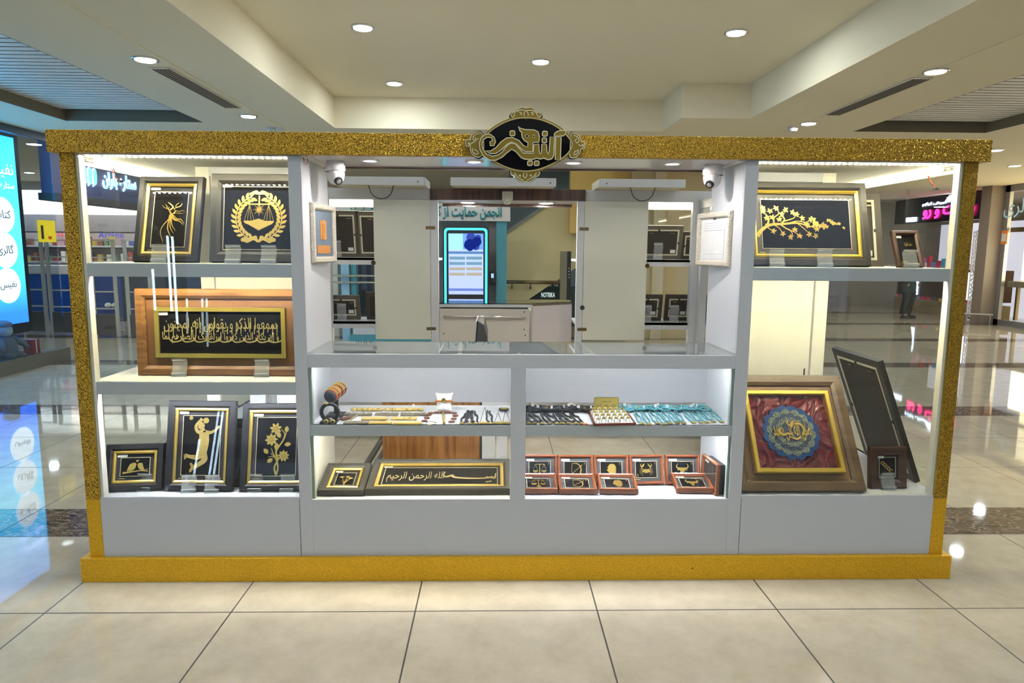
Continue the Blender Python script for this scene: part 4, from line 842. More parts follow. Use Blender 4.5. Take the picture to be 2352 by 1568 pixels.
def a_flowers(t,w,h,cz,y):
    b=MB(); X=lambda a,c:(a*w,cz+c*h)
    for L,ws in ((((.02,-.49),(-.03,-.36),(.05,-.22),(.0,-.08),(.16,.1),(.22,.2),(.26,.33)),(.05,.035,.05,.045,.035,.028,.01)),(((.02,-.49),(.06,-.36),(.02,-.24),(-.06,-.14),(-.13,-.02)),(.05,.035,.04,.03,.01)),(((.16,.1),(.2,.22),(.1,.30)),(.03,.025,.01)),(((.0,-.1),(-.02,-.03),(.0,.02)),(.02,.02,.01)),(((.02,-.2),(-.1,-.17),(-.2,-.18)),(.03,.02,.01)),(((.0,-.16),(-.1,-.14),(-.14,-.1)),(.02,.015,.006))):
        b.ribbon([X(*p) for p in L],[v*w for v in ws],y-.0018,y)
    flower(b,*X(-.03,.31),.15*w,y,7,.3); flower(b,*X(-.13,.12),.16*w,y,8,.1); flower(b,*X(.19,-.16),.145*w,y,9,.2)
    for a,c,an in ((.24,.24,1.5),(.09,.15,2.0),(.2,.03,.15),(-.02,-.05,1.3),(-.2,-.12,2.3),(-.22,-.27,.6)): b.poly(leafpts(*X(a,c),an,.17*w,.055*w),y-.002,y)
    b.build('flower_stem',GOLD,t)
def a_smallflower(t,w,h,cz,y):
    b=MB(); X=lambda a,c:(a*w,cz+c*h)
    for a,c in ((-.22,.12),(.1,.15),(.28,.02)): b.ribbon([X(0,-.49),X(a*.35,-.15),X(a,c)],[.05*w,.035*w,.02*w],y-.0018,y); b.poly(leafpts(*X(a-.13,c+.03),.0,.26*w,.05*w),y-.002,y)
    for a in (-.2,.2,-.12,.14): b.ribbon([X(0,-.45),X(a*.5,-.25),X(a,-.1)],[.03*w,.02*w,.004*w],y-.0015,y)
    b.build('flower_bunch',GOLD,t)
def a_bism(t,w,h,cz,y):
    G=mat('calligraphy gold pale',(.50,.40,.17),.4,.5); z=cz-.01
    text('calligraphy',fa('الله الرحمن الرحیم'),G,1,(-w*.22,y-.0005,z),t,w=w*.50,h=h*.62,ext=.0015,off=.0)
    b=MB(); X=lambda a,c:(a*w,z+c*h)
    b.ribbon([X(.02,.10),X(.05,.0),X(.10,.08),X(.12,-.02),X(.2,-.08),X(.32,-.10),X(.4,-.09)],[.006,.012,.016,.014,.011,.009,.008],y-.002,y)
    b.ribbon([X(.4,-.09),X(.41,.0),X(.42,-.08),X(.435,.0),X(.445,-.08),X(.455,.02),X(.465,-.08),X(.48,-.06),X(.487,.2)],[.008,.004,.008,.004,.008,.004,.008,.009,.007],y-.002,y)
    b.ribbon([X(.02,.1),X(.035,.3)],.006,y-.002,y); b.ribbon([X(.40,-.32),X(.45,-.26)],.007,y-.002,y)
    b.build('calligraphy_sweep',G,t)
def numb(t,w,h,cz,y,n):
    text('numeral',n,GOLD,1,(-w*.42,y,cz-h*.36),t,h=h*.17,ext=.001)
def a_z(kind,num):
    def f(t,w,h,cz,y):
        b=MB(); X=lambda a,c:(a*h,cz+c*h); r=lambda L,ws: b.ribbon([X(*p) for p in L],[v*h for v in ws] if isinstance(ws,(list,tuple)) else ws*h,y-.0018,y)
        if kind=='scales':
            r([(0,.38),(0,-.3)],[.04,.08]); r([(-.33,.28),(-.15,.33),(0,.28),(.15,.33),(.33,.28)],.035); b.poly([X(.14*cos(i*pi/8),-.36+.07*sin(i*pi/8)) for i in range(16)],y-.002,y)
            for s in (-1,1):
                for d in (-.15,.15): r([(s*.27,.3),(s*.27+d,-.05)],.015)
                b.poly([X(s*.27+.17*cos(pi+i*pi/8),-.05+.14*sin(pi+i*pi/8)) for i in range(9)],y-.002,y)
        elif kind=='bow':
            r([(-.2,.38),(.1,.38),(.32,.2),(.36,-.05),(.28,-.3),(.1,-.4)],[.01,.05,.06,.08,.05,.02]); r([(-.2,.4),(-.2,-.25),(.12,-.4)],.02); r([(-.25,-.28),(.38,.24)],.02); b.poly([X(.38,.3),X(.45,.28),X(.33,.17)],y-.002,y)
        elif kind=='lion':
            b.poly([X(*p) for p in ((-.14,.28),(-.06,.37),(.02,.34),(.09,.39),(.16,.33),(.24,.33),(.26,.24),(.33,.19),(.29,.11),(.34,.03),(.29,-.04),(.33,-.13),(.27,-.2),(.28,-.3),(.2,-.32),(.16,-.40),(.08,-.35),(.0,-.39),(-.03,-.3),(-.10,-.28),(-.08,-.19),(-.19,-.17),(-.17,-.11),(-.27,-.06),(-.25,.02),(-.19,.06),(-.23,.15))],y-.002,y); b.disc((X(-.03,.17)[0],y-.003,X(-.03,.17)[1]),.03*h,-.001,8,'y')
        elif kind=='crab':
            b.poly([X(.21*cos(i*pi/8),-.10+.12*sin(i*pi/8)) for i in range(16)],y-.002,y)
            for s in (-1,1):
                for k,(e,f_) in enumerate((((.34,.04),(.42,-.04)),((.36,-.08),(.44,-.2)),((.33,-.18),(.38,-.34)),((.25,-.24),(.24,-.4)))): r([(s*.18,-.1),(s*e[0],e[1]),(s*f_[0],f_[1])],[.03,.022,.006])
                r([(s*.12,.0),(s*.27,.06),(s*.30,.17)],[.035,.035,.05]); r([(s*.29,.15),(s*.20,.24),(s*.10,.38)],[.07,.10,.005]); r([(s*.31,.16),(s*.36,.28),(s*.26,.38)],[.05,.045,.005])
        else:
            b.poly([X(-.17,.12),X(.17,.12),X(.16,-.05),X(.08,-.2),X(.07,-.34),X(0,-.38),X(-.07,-.34),X(-.08,-.2),X(-.16,-.05)],y-.002,y)
            for s in (-1,1): r([(s*.14,.08),(s*.3,.1),(s*.37,.22),(s*.28,.38)],[.10,.09,.06,.01]); b.poly(leafpts(*X(s*.16,.03),-.3 if s>0 else pi+.3,.18*h,.05*h),y-.002,y)
        b.build('zodiac_'+{'scales':'scales','bow':'bow','lion':'lion','crab':'crab','bull':'bull'}[kind],GOLD,t)
        if num: numb(t,w,h,cz,y,num)
        text('numeral','7',GOLD,1,(w*.42,y,cz+h*.36),t,h=h*.12,ext=.001)
    return f
def a_tree(t,w,h,cz,y):
    b=MB(); R=random.Random(9); X=lambda a,c:(a*w,cz+c*h)
    br=[([(-.56,-.26),(-.50,-.12),(-.40,-.02),(-.25,.0),(-.1,.02),(.06,-.05),(.12,-.1)],[.05,.04,.03,.024,.018,.01,.004]),([(-.44,-.04),(-.42,.1),(-.45,.2),(-.48,.26)],[.025,.018,.01,.004]),([(-.36,-.01),(-.36,.12),(-.30,.22),(-.33,.32)],[.02,.014,.01,.004]),
     ([(-.28,0),(-.24,.1),(-.28,.2),(-.22,.28)],[.02,.014,.01,.004]),([(-.24,.06),(-.14,.12),(-.1,.2)],[.014,.01,.004]),([(-.2,.01),(-.1,.06),(.0,.04),(.06,.09)],[.014,.01,.008,.004]),([(-.3,-.0),(-.22,-.1),(-.14,-.16),(-.08,-.24)],[.014,.012,.009,.004]),([(-.2,-.1),(-.16,-.2),(-.18,-.26)],[.01,.008,.004]),([(-.1,.02),(-.02,-.1),(.03,-.2)],[.012,.009,.004]),([(-.36,-.02),(-.3,-.1),(-.27,-.2)],[.012,.008,.004]),([(-.46,.0),(-.42,-.1),(-.37,-.14)],[.01,.008,.004])]
    for L,ws in br: b.ribbon([X(*p) for p in L],[v*w for v in ws],y-.0018,y)
    b.build('tree_branches',GOLD,t)
    q=MB(); tips=[(-.48,.26),(-.33,.33),(-.22,.29),(-.1,.2),(.06,.09),(.12,-.1),(-.08,-.25),(-.18,-.27),(.03,-.21),(-.27,-.2),(-.37,-.15),(-.4,.27),(-.27,.2),(-.38,.14),(-.04,.12),(.02,-.03),(-.14,.24),(-.44,.12),(-.3,.1),(-.13,-.12),(.1,-.24),(-.48,.32),(.0,.0)]
    for a,c in tips:
        a0=R.uniform(0,6)
        for k in range(5): q.poly(leafpts(*X(a,c),a0+k*1.15,.036*w,.0085*w,4),y-.0022,y)
    q.build('tree_leaves',GOLD,t)
    q=MB()
    for i in range(14):
        a=.07+.38*(i/14)+R.uniform(-.02,.02); c=.12-.18*R.random()-.02*(i%3); s=.018*(1.2-i/20); x,z=X(a,c); an=R.uniform(-.6,.6)
        for k in (an+.5,an+2.3,an+3.4,an+5.6): q.poly(leafpts(x,z,k,s*w*1.9,s*w*.6,4),y-.002,y)
    q.build('butterflies',GOLD,t)
def a_words(t,w,h,cz,y):
    text('calligraphy',fa('خدایا'),GOLD,1,(w*.15,y-.0005,cz+h*.17),t,w=w*.42,ext=.0012); text('calligraphy',fa('شکرت'),GOLD,1,(w*.1,y-.0005,cz-h*.12),t,w=w*.6,ext=.0012)
def a_motif(t,w,h,cz,y):
    b=MB(); X=lambda a,c:(a*w,cz+c*h)
    for i in range(5): b.ribbon([X(-.3+i*.13+.1*cos(j*1.2),.22-i*.1+.07*sin(j*1.2)) for j in range(5)],.04*w,y-.0018,y)
    b.build('scroll_motif',GOLD,t)
def a_enamel(t,w,h,cz,y):
    # red satin with folds in relief, a blue scalloped plate, gold letters
    RS=mat('red satin',(.15,.002,.008),.28,spec=.6); R=random.Random(12)
    me=bpy.data.meshes.new('red_satin'); nx,nz=90,90; vs=[]; 
    wv=[(R.uniform(-14,14),R.uniform(-14,14),R.uniform(0,6),R.uniform(.6,1)) for _ in range(9)]
    for i in range(nx+1):
        for j in range(nz+1):
            a=i/nx-.5; c=j/nz-.5; u=a+.12*sin(7*c+1)+.05*sin(19*a); v=c+.12*sin(6*a+2)
            s=sum(k[3]*(1-abs(sin(k[0]*u+k[1]*v+k[2])))**4 for k in wv)/4
            vs.append((a*w,y-.018*min(1.0,s*3.2),cz+c*h))
    fs=[(i*(nz+1)+j,(i+1)*(nz+1)+j,(i+1)*(nz+1)+j+1,i*(nz+1)+j+1) for i in range(nx) for j in range(nz)]
    me.from_pydata(vs,[],fs); me.materials.append(RS)
    for p in me.polygons: p.use_smooth=True
    o=bpy.data.objects.new('red_satin',me); COL.objects.link(o); o.parent=t
    ux=-.005
    def star(name,r,n,amp,y0,y1,m,k0=0):
        MB().poly([((r*(1+amp*abs(sin(n*i*pi/(n*12)))**.8))*cos(2*pi*i/(n*12)+k0)+ux,cz-.005+(r*(1+amp*abs(sin(n*pi*i/(n*12))))*1.0)*sin(2*pi*i/(n*12)+k0)) for i in range(n*12)],y0,y1).build(name,m,t)
    rr_=h*.375
    E1=mat('blue enamel',(.012,.065,.22),.25,coat=.4); E2=mat('pale enamel filigree',(.24,.27,.22),.4,bump=1,bscale=220,var=.8,vscale=150); E3=mat('slate enamel filigree',(.07,.10,.17),.4,bump=1,bscale=220,var=.8,vscale=130)
    star('plate_rim',rr_*.92,16,.09,y-.022,y-.008,E1); star('plate_ring',rr_*.76,14,.13,y-.024,y-.022,E2,.1); star('plate_ring',rr_*.62,14,.12,y-.0255,y-.024,E3,.3); star('plate_ring',rr_*.5,14,.10,y-.027,y-.0255,E2,.2); star('plate_centre',rr_*.36,16,.06,y-.0285,y-.027,E3)
    text('calligraphy',fa('صلی الله علی محمد'),GOLD,1,(ux,y-.0286,cz),t,w=rr_*1.3,h=rr_*.75,ext=.004,off=.014)
    b=MB()
    for L in (((-.3,.1),(-.42,-.02),(-.3,-.14),(-.1,-.1),(.05,-.2)),((.1,.22),(.3,.2),(.38,.02),(.3,-.16)),((-.15,.3),(-.05,.16),(.08,.3),(.0,.1)),((-.1,-.2),(.1,-.28),(.25,-.2))): b.ribbon([(ux+a*rr_*1.1,cz+c*rr_*1.1) for a,c in L],[.004,.010,.010,.008,.003][:len(L)],y-.036,y-.0286)
    b.build('calligraphy_sweep',GOLD,t)
    for a,c in ((-.34,.40),(.20,.41),(.31,-.40)):
        pass
CH=mat('cherry frame',(.22,.065,.025),.3,coat=.4); WB=wood('oak brown frame',(.13,.055,.015),(.26,.125,.035),.4,.7); WB2=wood('walnut brown frame',(.085,.048,.022),(.14,.085,.035),.4,.5); DBR=wood('dark brown frame',(.045,.02,.014),(.08,.035,.022),.35)
MB_=mat('brown mat board',(.22,.10,.03),.6); MB2=mat('bronze mat board',(.19,.105,.04),.5,.0,var=.15,vscale=8)
G_=GOLD; S1,S2,S3,CL,RS_=1.502,.96,.41,.398,.414
frame('black framed golden deer line art in gold fillet on the upper left shelf',.408,.405,S1,-1,17,.303,.415,.03,.034,None,G_,.014,None,True,a_deer)
frame('black framed golden scales in laurel wreath on the upper left shelf',.818,.45,S1,0,11,.450,.421,.045,.048,FCHAR,None,0,None,True,a_scales,matw=.012)
frame('wide wooden frame with gold Arabic calligraphy on the middle left shelf',.625,.45,S2,-1,2,.804,.417,.05,.046,WB,None,0,MB_,False,None,tag_=False,stamp=False,matw=.04,boardm=False)
t=bpy.data.objects['framed_artwork.002']; MB().mould(.625,.243,[(0,.012),(0,.004),(.02,.004),(.021,.012)],cz=.2075).build('gold_fillet',mat('olive gold fillet',(.50,.38,.08),.35,.7),t); Bx(-.30,.30,.012,.015,.2075-.112,.2075+.112).build('art_board',BLACK,t); a_calli(t,.60,.224,.2075,.012); Bx(-.295,-.25,.0105,.0115,.29,.305).build('price_label',PAPER,t)
frame('small black frame with two golden birds on a branch, lower left floor',.211,.365,S3,5.6,18,.268,.222,.03,.034,None,G_,.014,None,True,a_birds,matw=.02)
frame('tall black frame with golden volleyball player on the lower left floor',.520,.364,S3,-1.8,12.9,.329,.431,.03,.036,None,G_,.013,None,True,a_volley,matw=.024)
frame('tall black frame with golden daisy stem on the lower left floor',.884,.360,S3,1,15,.330,.42,.03,.034,None,G_,.014,None,True,a_flowers,matw=.022)
frame('small black frame with golden flower bunch lying tilted in the left counter compartment',1.209,.331,CL,-.5,72,.222,.227,.032,.036,FCHAR,G_,.012,None,True,a_smallflower,matw=.018)
frame('long black frame with golden Arabic calligraphy lying tilted in the left counter compartment',1.675,.345,CL,.3,78.5,.705,.299,.035,.038,FCHAR,G_,.015,None,True,a_bism,matw=.016)
ZL=[('scales','6',2.173,.481,0,13.5,.176,'half behind the divider'),('bow','5',2.353,.474,0,16,.180,''),('lion','3',2.535,.470,0,19,.177,''),('crab','3',2.716,.476,2.3,18,.176,''),('bull','5',2.899,.475,0,16.5,.178,'')]
for k,nm,x,y,ya,ti,w,ex in ZL:
    frame({'scales':'cherry wood frame with golden scales, leftmost of the upright zodiac frames','bow':'cherry wood frame with golden bow and arrow among the upright zodiac frames','lion':'cherry wood frame with golden lion head among the upright zodiac frames','crab':'cherry wood frame with golden crab among the upright zodiac frames','bull':'cherry wood frame with golden bull head, rightmost of the upright zodiac frames'}[k],x,y,CL,ya,ti,w,.149,.03,.0165,CH,None,0,mat('slate mat',(.055,.065,.075),.7),True,a_z(k,nm),group='zodiac frames',matw=.018,round_=True)
for x,y,w,ya,k,l in ((2.162,.350,.182,0,'scales','cherry wood frame lying flat, leftmost in front of the zodiac frames'),(2.350,.345,.185,-1,'bow','cherry wood frame lying flat, middle of the left three before the zodiac frames'),(2.548,.345,.188,-2,'lion','cherry wood frame lying flat, right one of three before the lion frame'),(2.925,.355,.185,-2,'bull','cherry wood frame lying flat alone before the bull frame')):
    t=frame(l,x,y,CL+.005,ya,78,w,.150,.03,.0165,CH,None,0,mat('slate mat',(.055,.065,.075),.7),True,a_z(k,None),group='zodiac frames lying flat',matw=.018,round_=True)
    Bx(-w/2+.012,w/2-.012,.029,.040,.008,.142).build('storage_box',DARK,t)
t=frame('cherry wood frame standing edge-on against the right end of the counter compartment',3.013,.42,CL,92,2,.19,.157,.018,.0165,CH,None,0,mat('slate mat',(.055,.065,.075),.7),True,None,group='zodiac frames',matw=.018,round_=True,stamp=False)
t.rotation_euler.z=radians(-84); t.location.x=3.000; t.location.y=.425
Bx(-.08,.08,.019,.05,.006,.15).build('storage_box',DARK,t)
# right cabinet
frame('large dark frame with golden tree branch and butterflies on the upper right shelf',3.449,.43,S1,0,16,.603,.415,.035,.040,FCHAR,mat('bright gold fillet',(.80,.56,.10),.3,.8),.016,mat('taupe mount',(.10,.09,.075),.6),True,a_tree,matw=.03,tag_=False)
frame('small dark brown frame with golden Persian words on the upper right shelf',3.927,.40,S1,6,22,.138,.184,.022,.020,DBR,None,0,BLACK,False,a_words,matw=.002)
frame('large bronze brown frame with blue enamel plate on red satin, lower right',3.436,.318,RS_,0,34,.627,.611,.030,.058,WB2,None,0,MB2,False,None,tag_=False,stamp=False,matw=.05,boardm=False)
t=bpy.data.objects['framed_artwork.022'] if 'framed_artwork.022' in bpy.data.objects else None
EN=[o for o in bpy.data.objects if o.get('label','').startswith('large bronze brown')][0]
MB().mould(.440,.430,[(0,.012),(0,-.020),(.004,-.025),(.020,-.025),(.024,-.018),(.024,.012)],cz=.30).build('gold_fillet',mat('bright gold fillet',(.80,.56,.10),.3,.8),EN); a_enamel(EN,.396,.386,.300,.018)
for o in list(EN.children):
    if o.name.startswith('glass'): bpy.data.objects.remove(o)
Bx(-.198,.198,-.0235,-.0225,.107,.493).build('glass',PGLASS,EN)
frame('small dark brown frame with golden scroll motif on the lower right floor',3.895,.385,RS_,2.7,7,.190,.205,.03,.042,DBR,None,0,None,True,a_motif,matw=.012)
def backframe(label,x,y,zs,w,h,outer,tilt=12,yaw=180,clip=True,ring=True,sm=.035,grp='frames seen from behind'):
    yw=radians(yaw); ti=radians(tilt)
    t=thing('picture_frame',label,'picture frame',(x,y,zs+.03*sin(ti)+.0005),None,None,True); t.rotation_euler=(Matrix.Rotation(yw,3,'Z')@Matrix.Rotation(-ti,3,'X')).to_euler()
    MB().mould(w,h,[(0,.0),(sm,.0),(sm,.026),(0,.026)]).build('moulding',outer,t)
    if ring: MB().mould(w-2*sm,h-2*sm,[(-.001,.010),(.012,.010),(.012,.0265),(-.001,.0265)],cz=h/2).build('cream_rebate',CREAMB,t)
    Bx(-w/2+sm+(.012 if ring else 0),w/2-sm-(.012 if ring else 0),.004,.022 if ring else .028,sm+(.012 if ring else 0),h-sm-(.012 if ring else 0)).build('backing_board',BACKB,t)
    if clip:
        for cx,cz in ((-w*.0,h-sm),(-w/2+sm,h*.5),(w/2-sm,h*.5),(0,sm)): Bx(cx-.008,cx+.008,.026,.030,cz-.012,cz+.004).build('clip',INK,t)
        for cx in (.3*w/2,-.55*w/2): Bx(cx-.018,cx+.018,.0225,.030,h-sm-.034,h-sm-.026).build('hanging_plate',BRONZE,t)
        Bx(-w/2+sm+.02,-w/2+sm+.065,.0222,.0235,sm+.02,sm+.05).build('paper_label',PAPER,t)
    return t
GB=mat('grey brown frame back',(.13,.11,.085),.5); DB=mat('dark frame back',(.06,.05,.04),.5)
backframe('grey frame seen from behind on the left rear upper shelf, nearer the left wall',.60,3.19,1.502,.34,.40,GB)
backframe('grey frame seen from behind on the left rear upper shelf, half behind the door',.925,3.19,1.502,.35,.395,GB)
backframe('low wide frame seen from behind on the left rear lower shelf',.60,3.19,.962,.32,.215,GB)
backframe('narrow black frame back with small rivets on the left rear lower shelf',.955,3.19,.962,.28,.245,DB,ring=False,clip=False)
backframe('wide frame seen from behind on the right rear upper shelf beside the door',3.355,3.19,1.502,.42,.295,GB)
backframe('frame seen from behind on the right rear upper shelf beyond the corner post',3.66,3.22,1.502,.20,.245,DB)
backframe('frame seen from behind on the right rear lower shelf beside the door',3.28,3.19,.962,.26,.235,DB)
backframe('frame seen from behind on the right rear lower shelf by the corner post',3.56,3.21,.962,.24,.235,DB)
backframe('dark frame back past the corner post on the right rear lower shelf',3.83,3.20,.962,.20,.235,DB,ring=False,clip=False)
backframe('tall charcoal frame leaning away in the right side cabinet, brown back showing',4.108,.715,RS_,.49,.665,FCHAR,tilt=21,yaw=89,sm=.04)
backframe('dark frame back with cream rebate behind the tree artwork on the upper right shelf',3.776,.66,S1,.30,.385,DB,tilt=-14,yaw=180)
backframe('small dark frame leaning in the right side cabinet behind the enamel artwork',3.76,.80,RS_,.16,.19,DBR,tilt=24,yaw=80,ring=False,clip=False,sm=.02)
frame('large dark frame leaning far back behind the volleyball artwork on the lower left floor',.50,.42,S3,0,38,.43,.36,.02,.05,FBLACK,None,0,None,False,None,tag_=False,stamp=False)
# framed papers on the opening's side walls
def wallframe(label,x,y0,y1,z0,z1,s,art,dy=.10):
    """white woven frame hung on a side wall; the near edge stands off the wall"""
    w=y1-y0; h=z1-z0; t=thing('wall_frame',label,'picture frame',(x,(y0+y1)/2,z0),None,None,True)
    t.rotation_euler=(Matrix.Rotation(radians(s*(90+0)),3,'Z')@Matrix.Rotation(radians(0),3,'X')).to_euler()
    wm=mat('woven white frame',(.72,.66,.54),.6,bump=1,bscale=240,var=.35,vscale=320)
    MB().mould(w,h,[(0,.0),(.006,-.012),(.022,-.012),(.03,-.004),(.03,.006),(0,.006)]).build('moulding',wm,t)
    Bx(-w/2+.02,w/2-.02,.000,.004,.02,h-.02).build('sheet',art[0],t); art[1](t,w,h); Bx(-w/2+.025,w/2-.025,-.003,-.002,.025,h-.025).build('glass',PGLASS,t)
    return t
def pap(t,w,h):
    b=MB(); [b.box(-w*.30,w*.22,-.001,0,h*.80-i*.012,h*.80-i*.012+.0012) for i in range(4)]; b.box(-w*.3,w*.3,-.001,0,h*.66,h*.664).box(-w*.3,w*.3,-.001,0,h*.22,h*.224).box(w*.3,w*.304,-.001,0,h*.14,h*.68).box(-w*.3,w*.3,-.001,0,h*.13,h*.134); b.build('printed_lines',mat('grey print',(.3,.33,.42),.6),t); Bx(-.012,.012,-.001,0,h*.86,h*.9).build('crest',INK,t)
def orn(t,w,h):
    G2=mat('orange gold ornament',(.75,.34,.08),.4,.3); MB().box(-w*.14,w*.12,-.002,0,h*.40,h*.72).build('figure_panel',G2,t); b=MB(); [b.disc((w*.0,-.002,h*(.46+i*.07)),.02,-.002,10,'y') for i in range(4)]; b.box(-w*.28,w*.28,-.002,0,h*.16,h*.30); b.build('ornament',mat('orange ornament',(.6,.25,.06),.4),t)
w1=wallframe('white woven frame with orange ornament hung on the left wall of the opening',1.086,.40,.70,1.505,1.785,1,(mat('steel blue sheet',(.16,.22,.30),.5),orn))
w2=wallframe('white woven frame with printed certificate hung on the right wall of the opening',3.064,.40,.72,1.505,1.77,-1,(PAPER,pap))
w1.rotation_euler=(0,0,radians(90)); w1.location=(1.100,.56,1.505); w2.rotation_euler=(0,0,radians(-90)); w2.location=(3.050,.58,1.50)
w1.rotation_euler.z=radians(90-7); w2.rotation_euler.z=radians(-90+12); w1.location.x=1.108; w2.location.x=3.028
# ============================================================ oval name board
YS=.235
def lp(cx,cy): p=at(cx/6.189+1020,cy/6.19+220,1,YS); return (p.x,p.z)
def sm(pts,n=5,closed=True):
    P=[Vector(p) for p in pts]; k=len(P); o=[]
    for i in range(k):
        p0,p1,p2,p3=P[i-1],P[i],P[(i+1)%k],P[(i+2)%k]
        for j in range(n): t=j/n; q=.5*((2*p1)+(p2-p0)*t+(2*p0-5*p1+4*p2-p3)*t*t+(3*p1-p0-3*p2+p3)*t**3); o.append((q.x,q.y))
    return o
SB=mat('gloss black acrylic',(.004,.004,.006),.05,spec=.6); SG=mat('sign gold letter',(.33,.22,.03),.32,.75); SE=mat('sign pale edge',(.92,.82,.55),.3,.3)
sg=thing('oval_sign','black oval shop sign with raised gold Persian letters and scroll ornaments on the gold beam','sign',(2.0,.25,1.9))
ov=[(505,690),(560,590),(680,470),(850,370),(1010,315),(1165,300),(1330,318),(1480,365),(1640,450),(1760,560),(1840,680),(1790,800),(1680,900),(1530,985),(1350,1055),(1160,1082),(970,1055),(800,990),(650,900),(550,800)]
orn=[[(960,300),(965,250),(990,228),(1020,240),(1060,185),(1110,165),(1170,175),(1230,165),(1280,190),(1310,240),(1345,230),(1372,258),(1365,300),(1165,320)],
 [(960,1060),(955,1120),(990,1125),(1020,1170),(1070,1210),(1130,1222),(1160,1215),(1200,1225),(1260,1200),(1300,1150),(1345,1130),(1352,1075),(1160,1070)],
 [(520,520),(460,512),(400,545),(375,600),(365,630),(325,620),(305,660),(312,710),(335,720),(370,705),(372,770),(400,830),(450,865),(505,870),(560,800),(560,600)],
 [(1810,530),(1870,535),(1920,570),(1945,620),(1950,650),(1985,655),(2002,700),(1995,745),(1960,752),(1940,760),(1930,810),(1900,850),(1850,880),(1790,868),(1790,800),(1800,600)]]
def W(pts,n=4): return sm([lp(*p) for p in pts],n)
def grow(pts,k,c=(1155,690)): return [(c[0]+(x-c[0])*k,c[1]+(y-c[1])*k) for x,y in pts]
MB().poly(W(grow(ov,1.012)),YS+.013,YS+.037).build('chrome_backing',CHROME,sg)
for o in orn: MB().poly(W(o),YS+.013,YS+.037).build('chrome_backing',CHROME,sg)
MB().poly(W(grow(ov,1.028)),YS+.009,YS+.013).build('black_border',SB,sg)
for o in orn:
    c_=(sum(p[0] for p in o)/len(o),sum(p[1] for p in o)/len(o)); MB().poly(W(grow(o,1.10,c_)),YS+.0085,YS+.0125).build('black_border',SB,sg)
for o in orn: MB().poly(W(o),YS+.0045,YS+.0085).build('ornament_plate',SG,sg)
for o in orn: MB().ribbon([lp(*p) for p in o],.003,YS+.001,YS+.006,n=3,closed=True).build('ornament_outline',SE,sg)
for L in ([(985,300),(1010,250),(1040,225),(1090,200),(1145,205)],[(1180,205),(1240,205),(1290,225),(1320,260),(1340,300)],[(1165,200),(1135,250),(1145,290),(1165,315),(1190,290),(1195,250),(1165,200)],[(1070,240),(1095,235),(1100,260),(1080,265)],[(1235,240),(1262,238),(1265,262),(1245,265)],
 [(505,540),(450,545),(410,590),(420,630),(450,610),(440,585)],[(380,690),(350,690),(340,670)],[(400,745),(410,800),(460,830),(490,800),(450,770),(425,760)],[(345,660),(375,680),(430,650),(490,600)],
 [(1840,560),(1890,580),(1920,630),(1890,670),(1865,630),(1890,610)],[(1910,690),(1945,710),(1975,690),(1985,720),(1960,730)],[(1905,760),(1900,810),(1850,840),(1860,790),(1890,780)],
 [(1005,1090),(1030,1140),(1080,1180),(1130,1200)],[(1175,1200),(1240,1170),(1290,1130),(1310,1090)],[(1150,1080),(1125,1120),(1150,1170),(1180,1120),(1150,1080)],[(1060,1140),(1085,1125),(1080,1150)],[(1215,1130),(1240,1120),(1235,1150)]):
    MB().ribbon([lp(*p) for p in L],.0032,YS+.001,YS+.005,n=3).build('scroll_line',SE,sg)
MB().poly(W(ov),YS+.005,YS+.012).build('black_face',SB,sg)
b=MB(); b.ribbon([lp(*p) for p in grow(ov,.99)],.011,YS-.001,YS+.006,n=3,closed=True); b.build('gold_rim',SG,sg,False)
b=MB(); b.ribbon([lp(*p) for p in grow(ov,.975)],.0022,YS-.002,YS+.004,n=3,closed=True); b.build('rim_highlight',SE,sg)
LET=[[(1582,595),(1660,597),(1650,915),(1575,912)],[(1560,580),(1565,545),(1590,520),(1640,500),(1724,503),(1722,545),(1695,575),(1640,580),(1590,582)],
 [(1505,590),(1565,595),(1556,850),(1530,900),(1480,915),(1410,890),(1370,905),(1310,890),(1260,912),(1140,905),(1090,880),(1020,800),(960,765),(900,810),(830,875),(740,920),(650,920),(560,860),(510,770),(500,680),(530,600),(590,555),(660,555),(715,600),(732,660),(710,715),(655,715),(650,660),(690,640),(670,600),(610,595),(560,630),(540,690),(550,760),(600,830),(680,865),(760,850),(830,800),(890,720),(950,680),(1010,690),(1070,760),(1130,820),(1265,825),(1275,700),(1345,690),(1350,800),(1365,835),(1382,810),(1385,695),(1455,700),(1460,800),(1475,835),(1490,800)],
 [(1055,440),(1085,470),(1150,487),(1280,492),(1335,520),(1352,590),(1345,665),(1262,672),(1260,790),(1245,805),(1150,800),(1090,755),(1020,690),(955,665),(890,700),(820,770),(740,825),(660,830),(585,785),(660,790),(740,740),(810,660),(890,605),(970,600),(1060,640),(1130,715),(1185,735),(1190,670),(1140,645),(1110,600),(1100,550),(1110,540),(1075,500)]]
sh=lambda L:[lp(*p) for p in L]
eyes=[[(1160,560),(1180,553),(1198,575),(1190,598),(1165,595)],[(1258,575),(1270,555),(1287,575),(1280,602),(1262,602)]]
dots=[(935,505,1005,575),(1395,510,1465,580),(1390,605,1455,675),(1185,930,1253,995),(1280,930,1348,995)]
b=MB(); e=MB()
for i,L in enumerate(LET):
    b.poly(sh(L),YS-.012,YS+.005,holes=[sh(q) for q in eyes] if i==3 else ()); e.ribbon(sh(L),.0036,YS-.0145,YS-.008,n=1,closed=True)
for q in eyes: e.ribbon(sh(q),.002,YS-.0135,YS-.009,n=1,closed=True)
for x0,y0,x1,y1 in dots:
    L=[(x0+12,y0),(x1-12,y0),(x1,y0+12),(x1,y1-12),(x1-12,y1),(x0+12,y1),(x0,y1-12),(x0,y0+12)]; b.poly(sh(L),YS-.012,YS+.005); e.ribbon(sh(L),.0036,YS-.0145,YS-.008,n=1,closed=True)
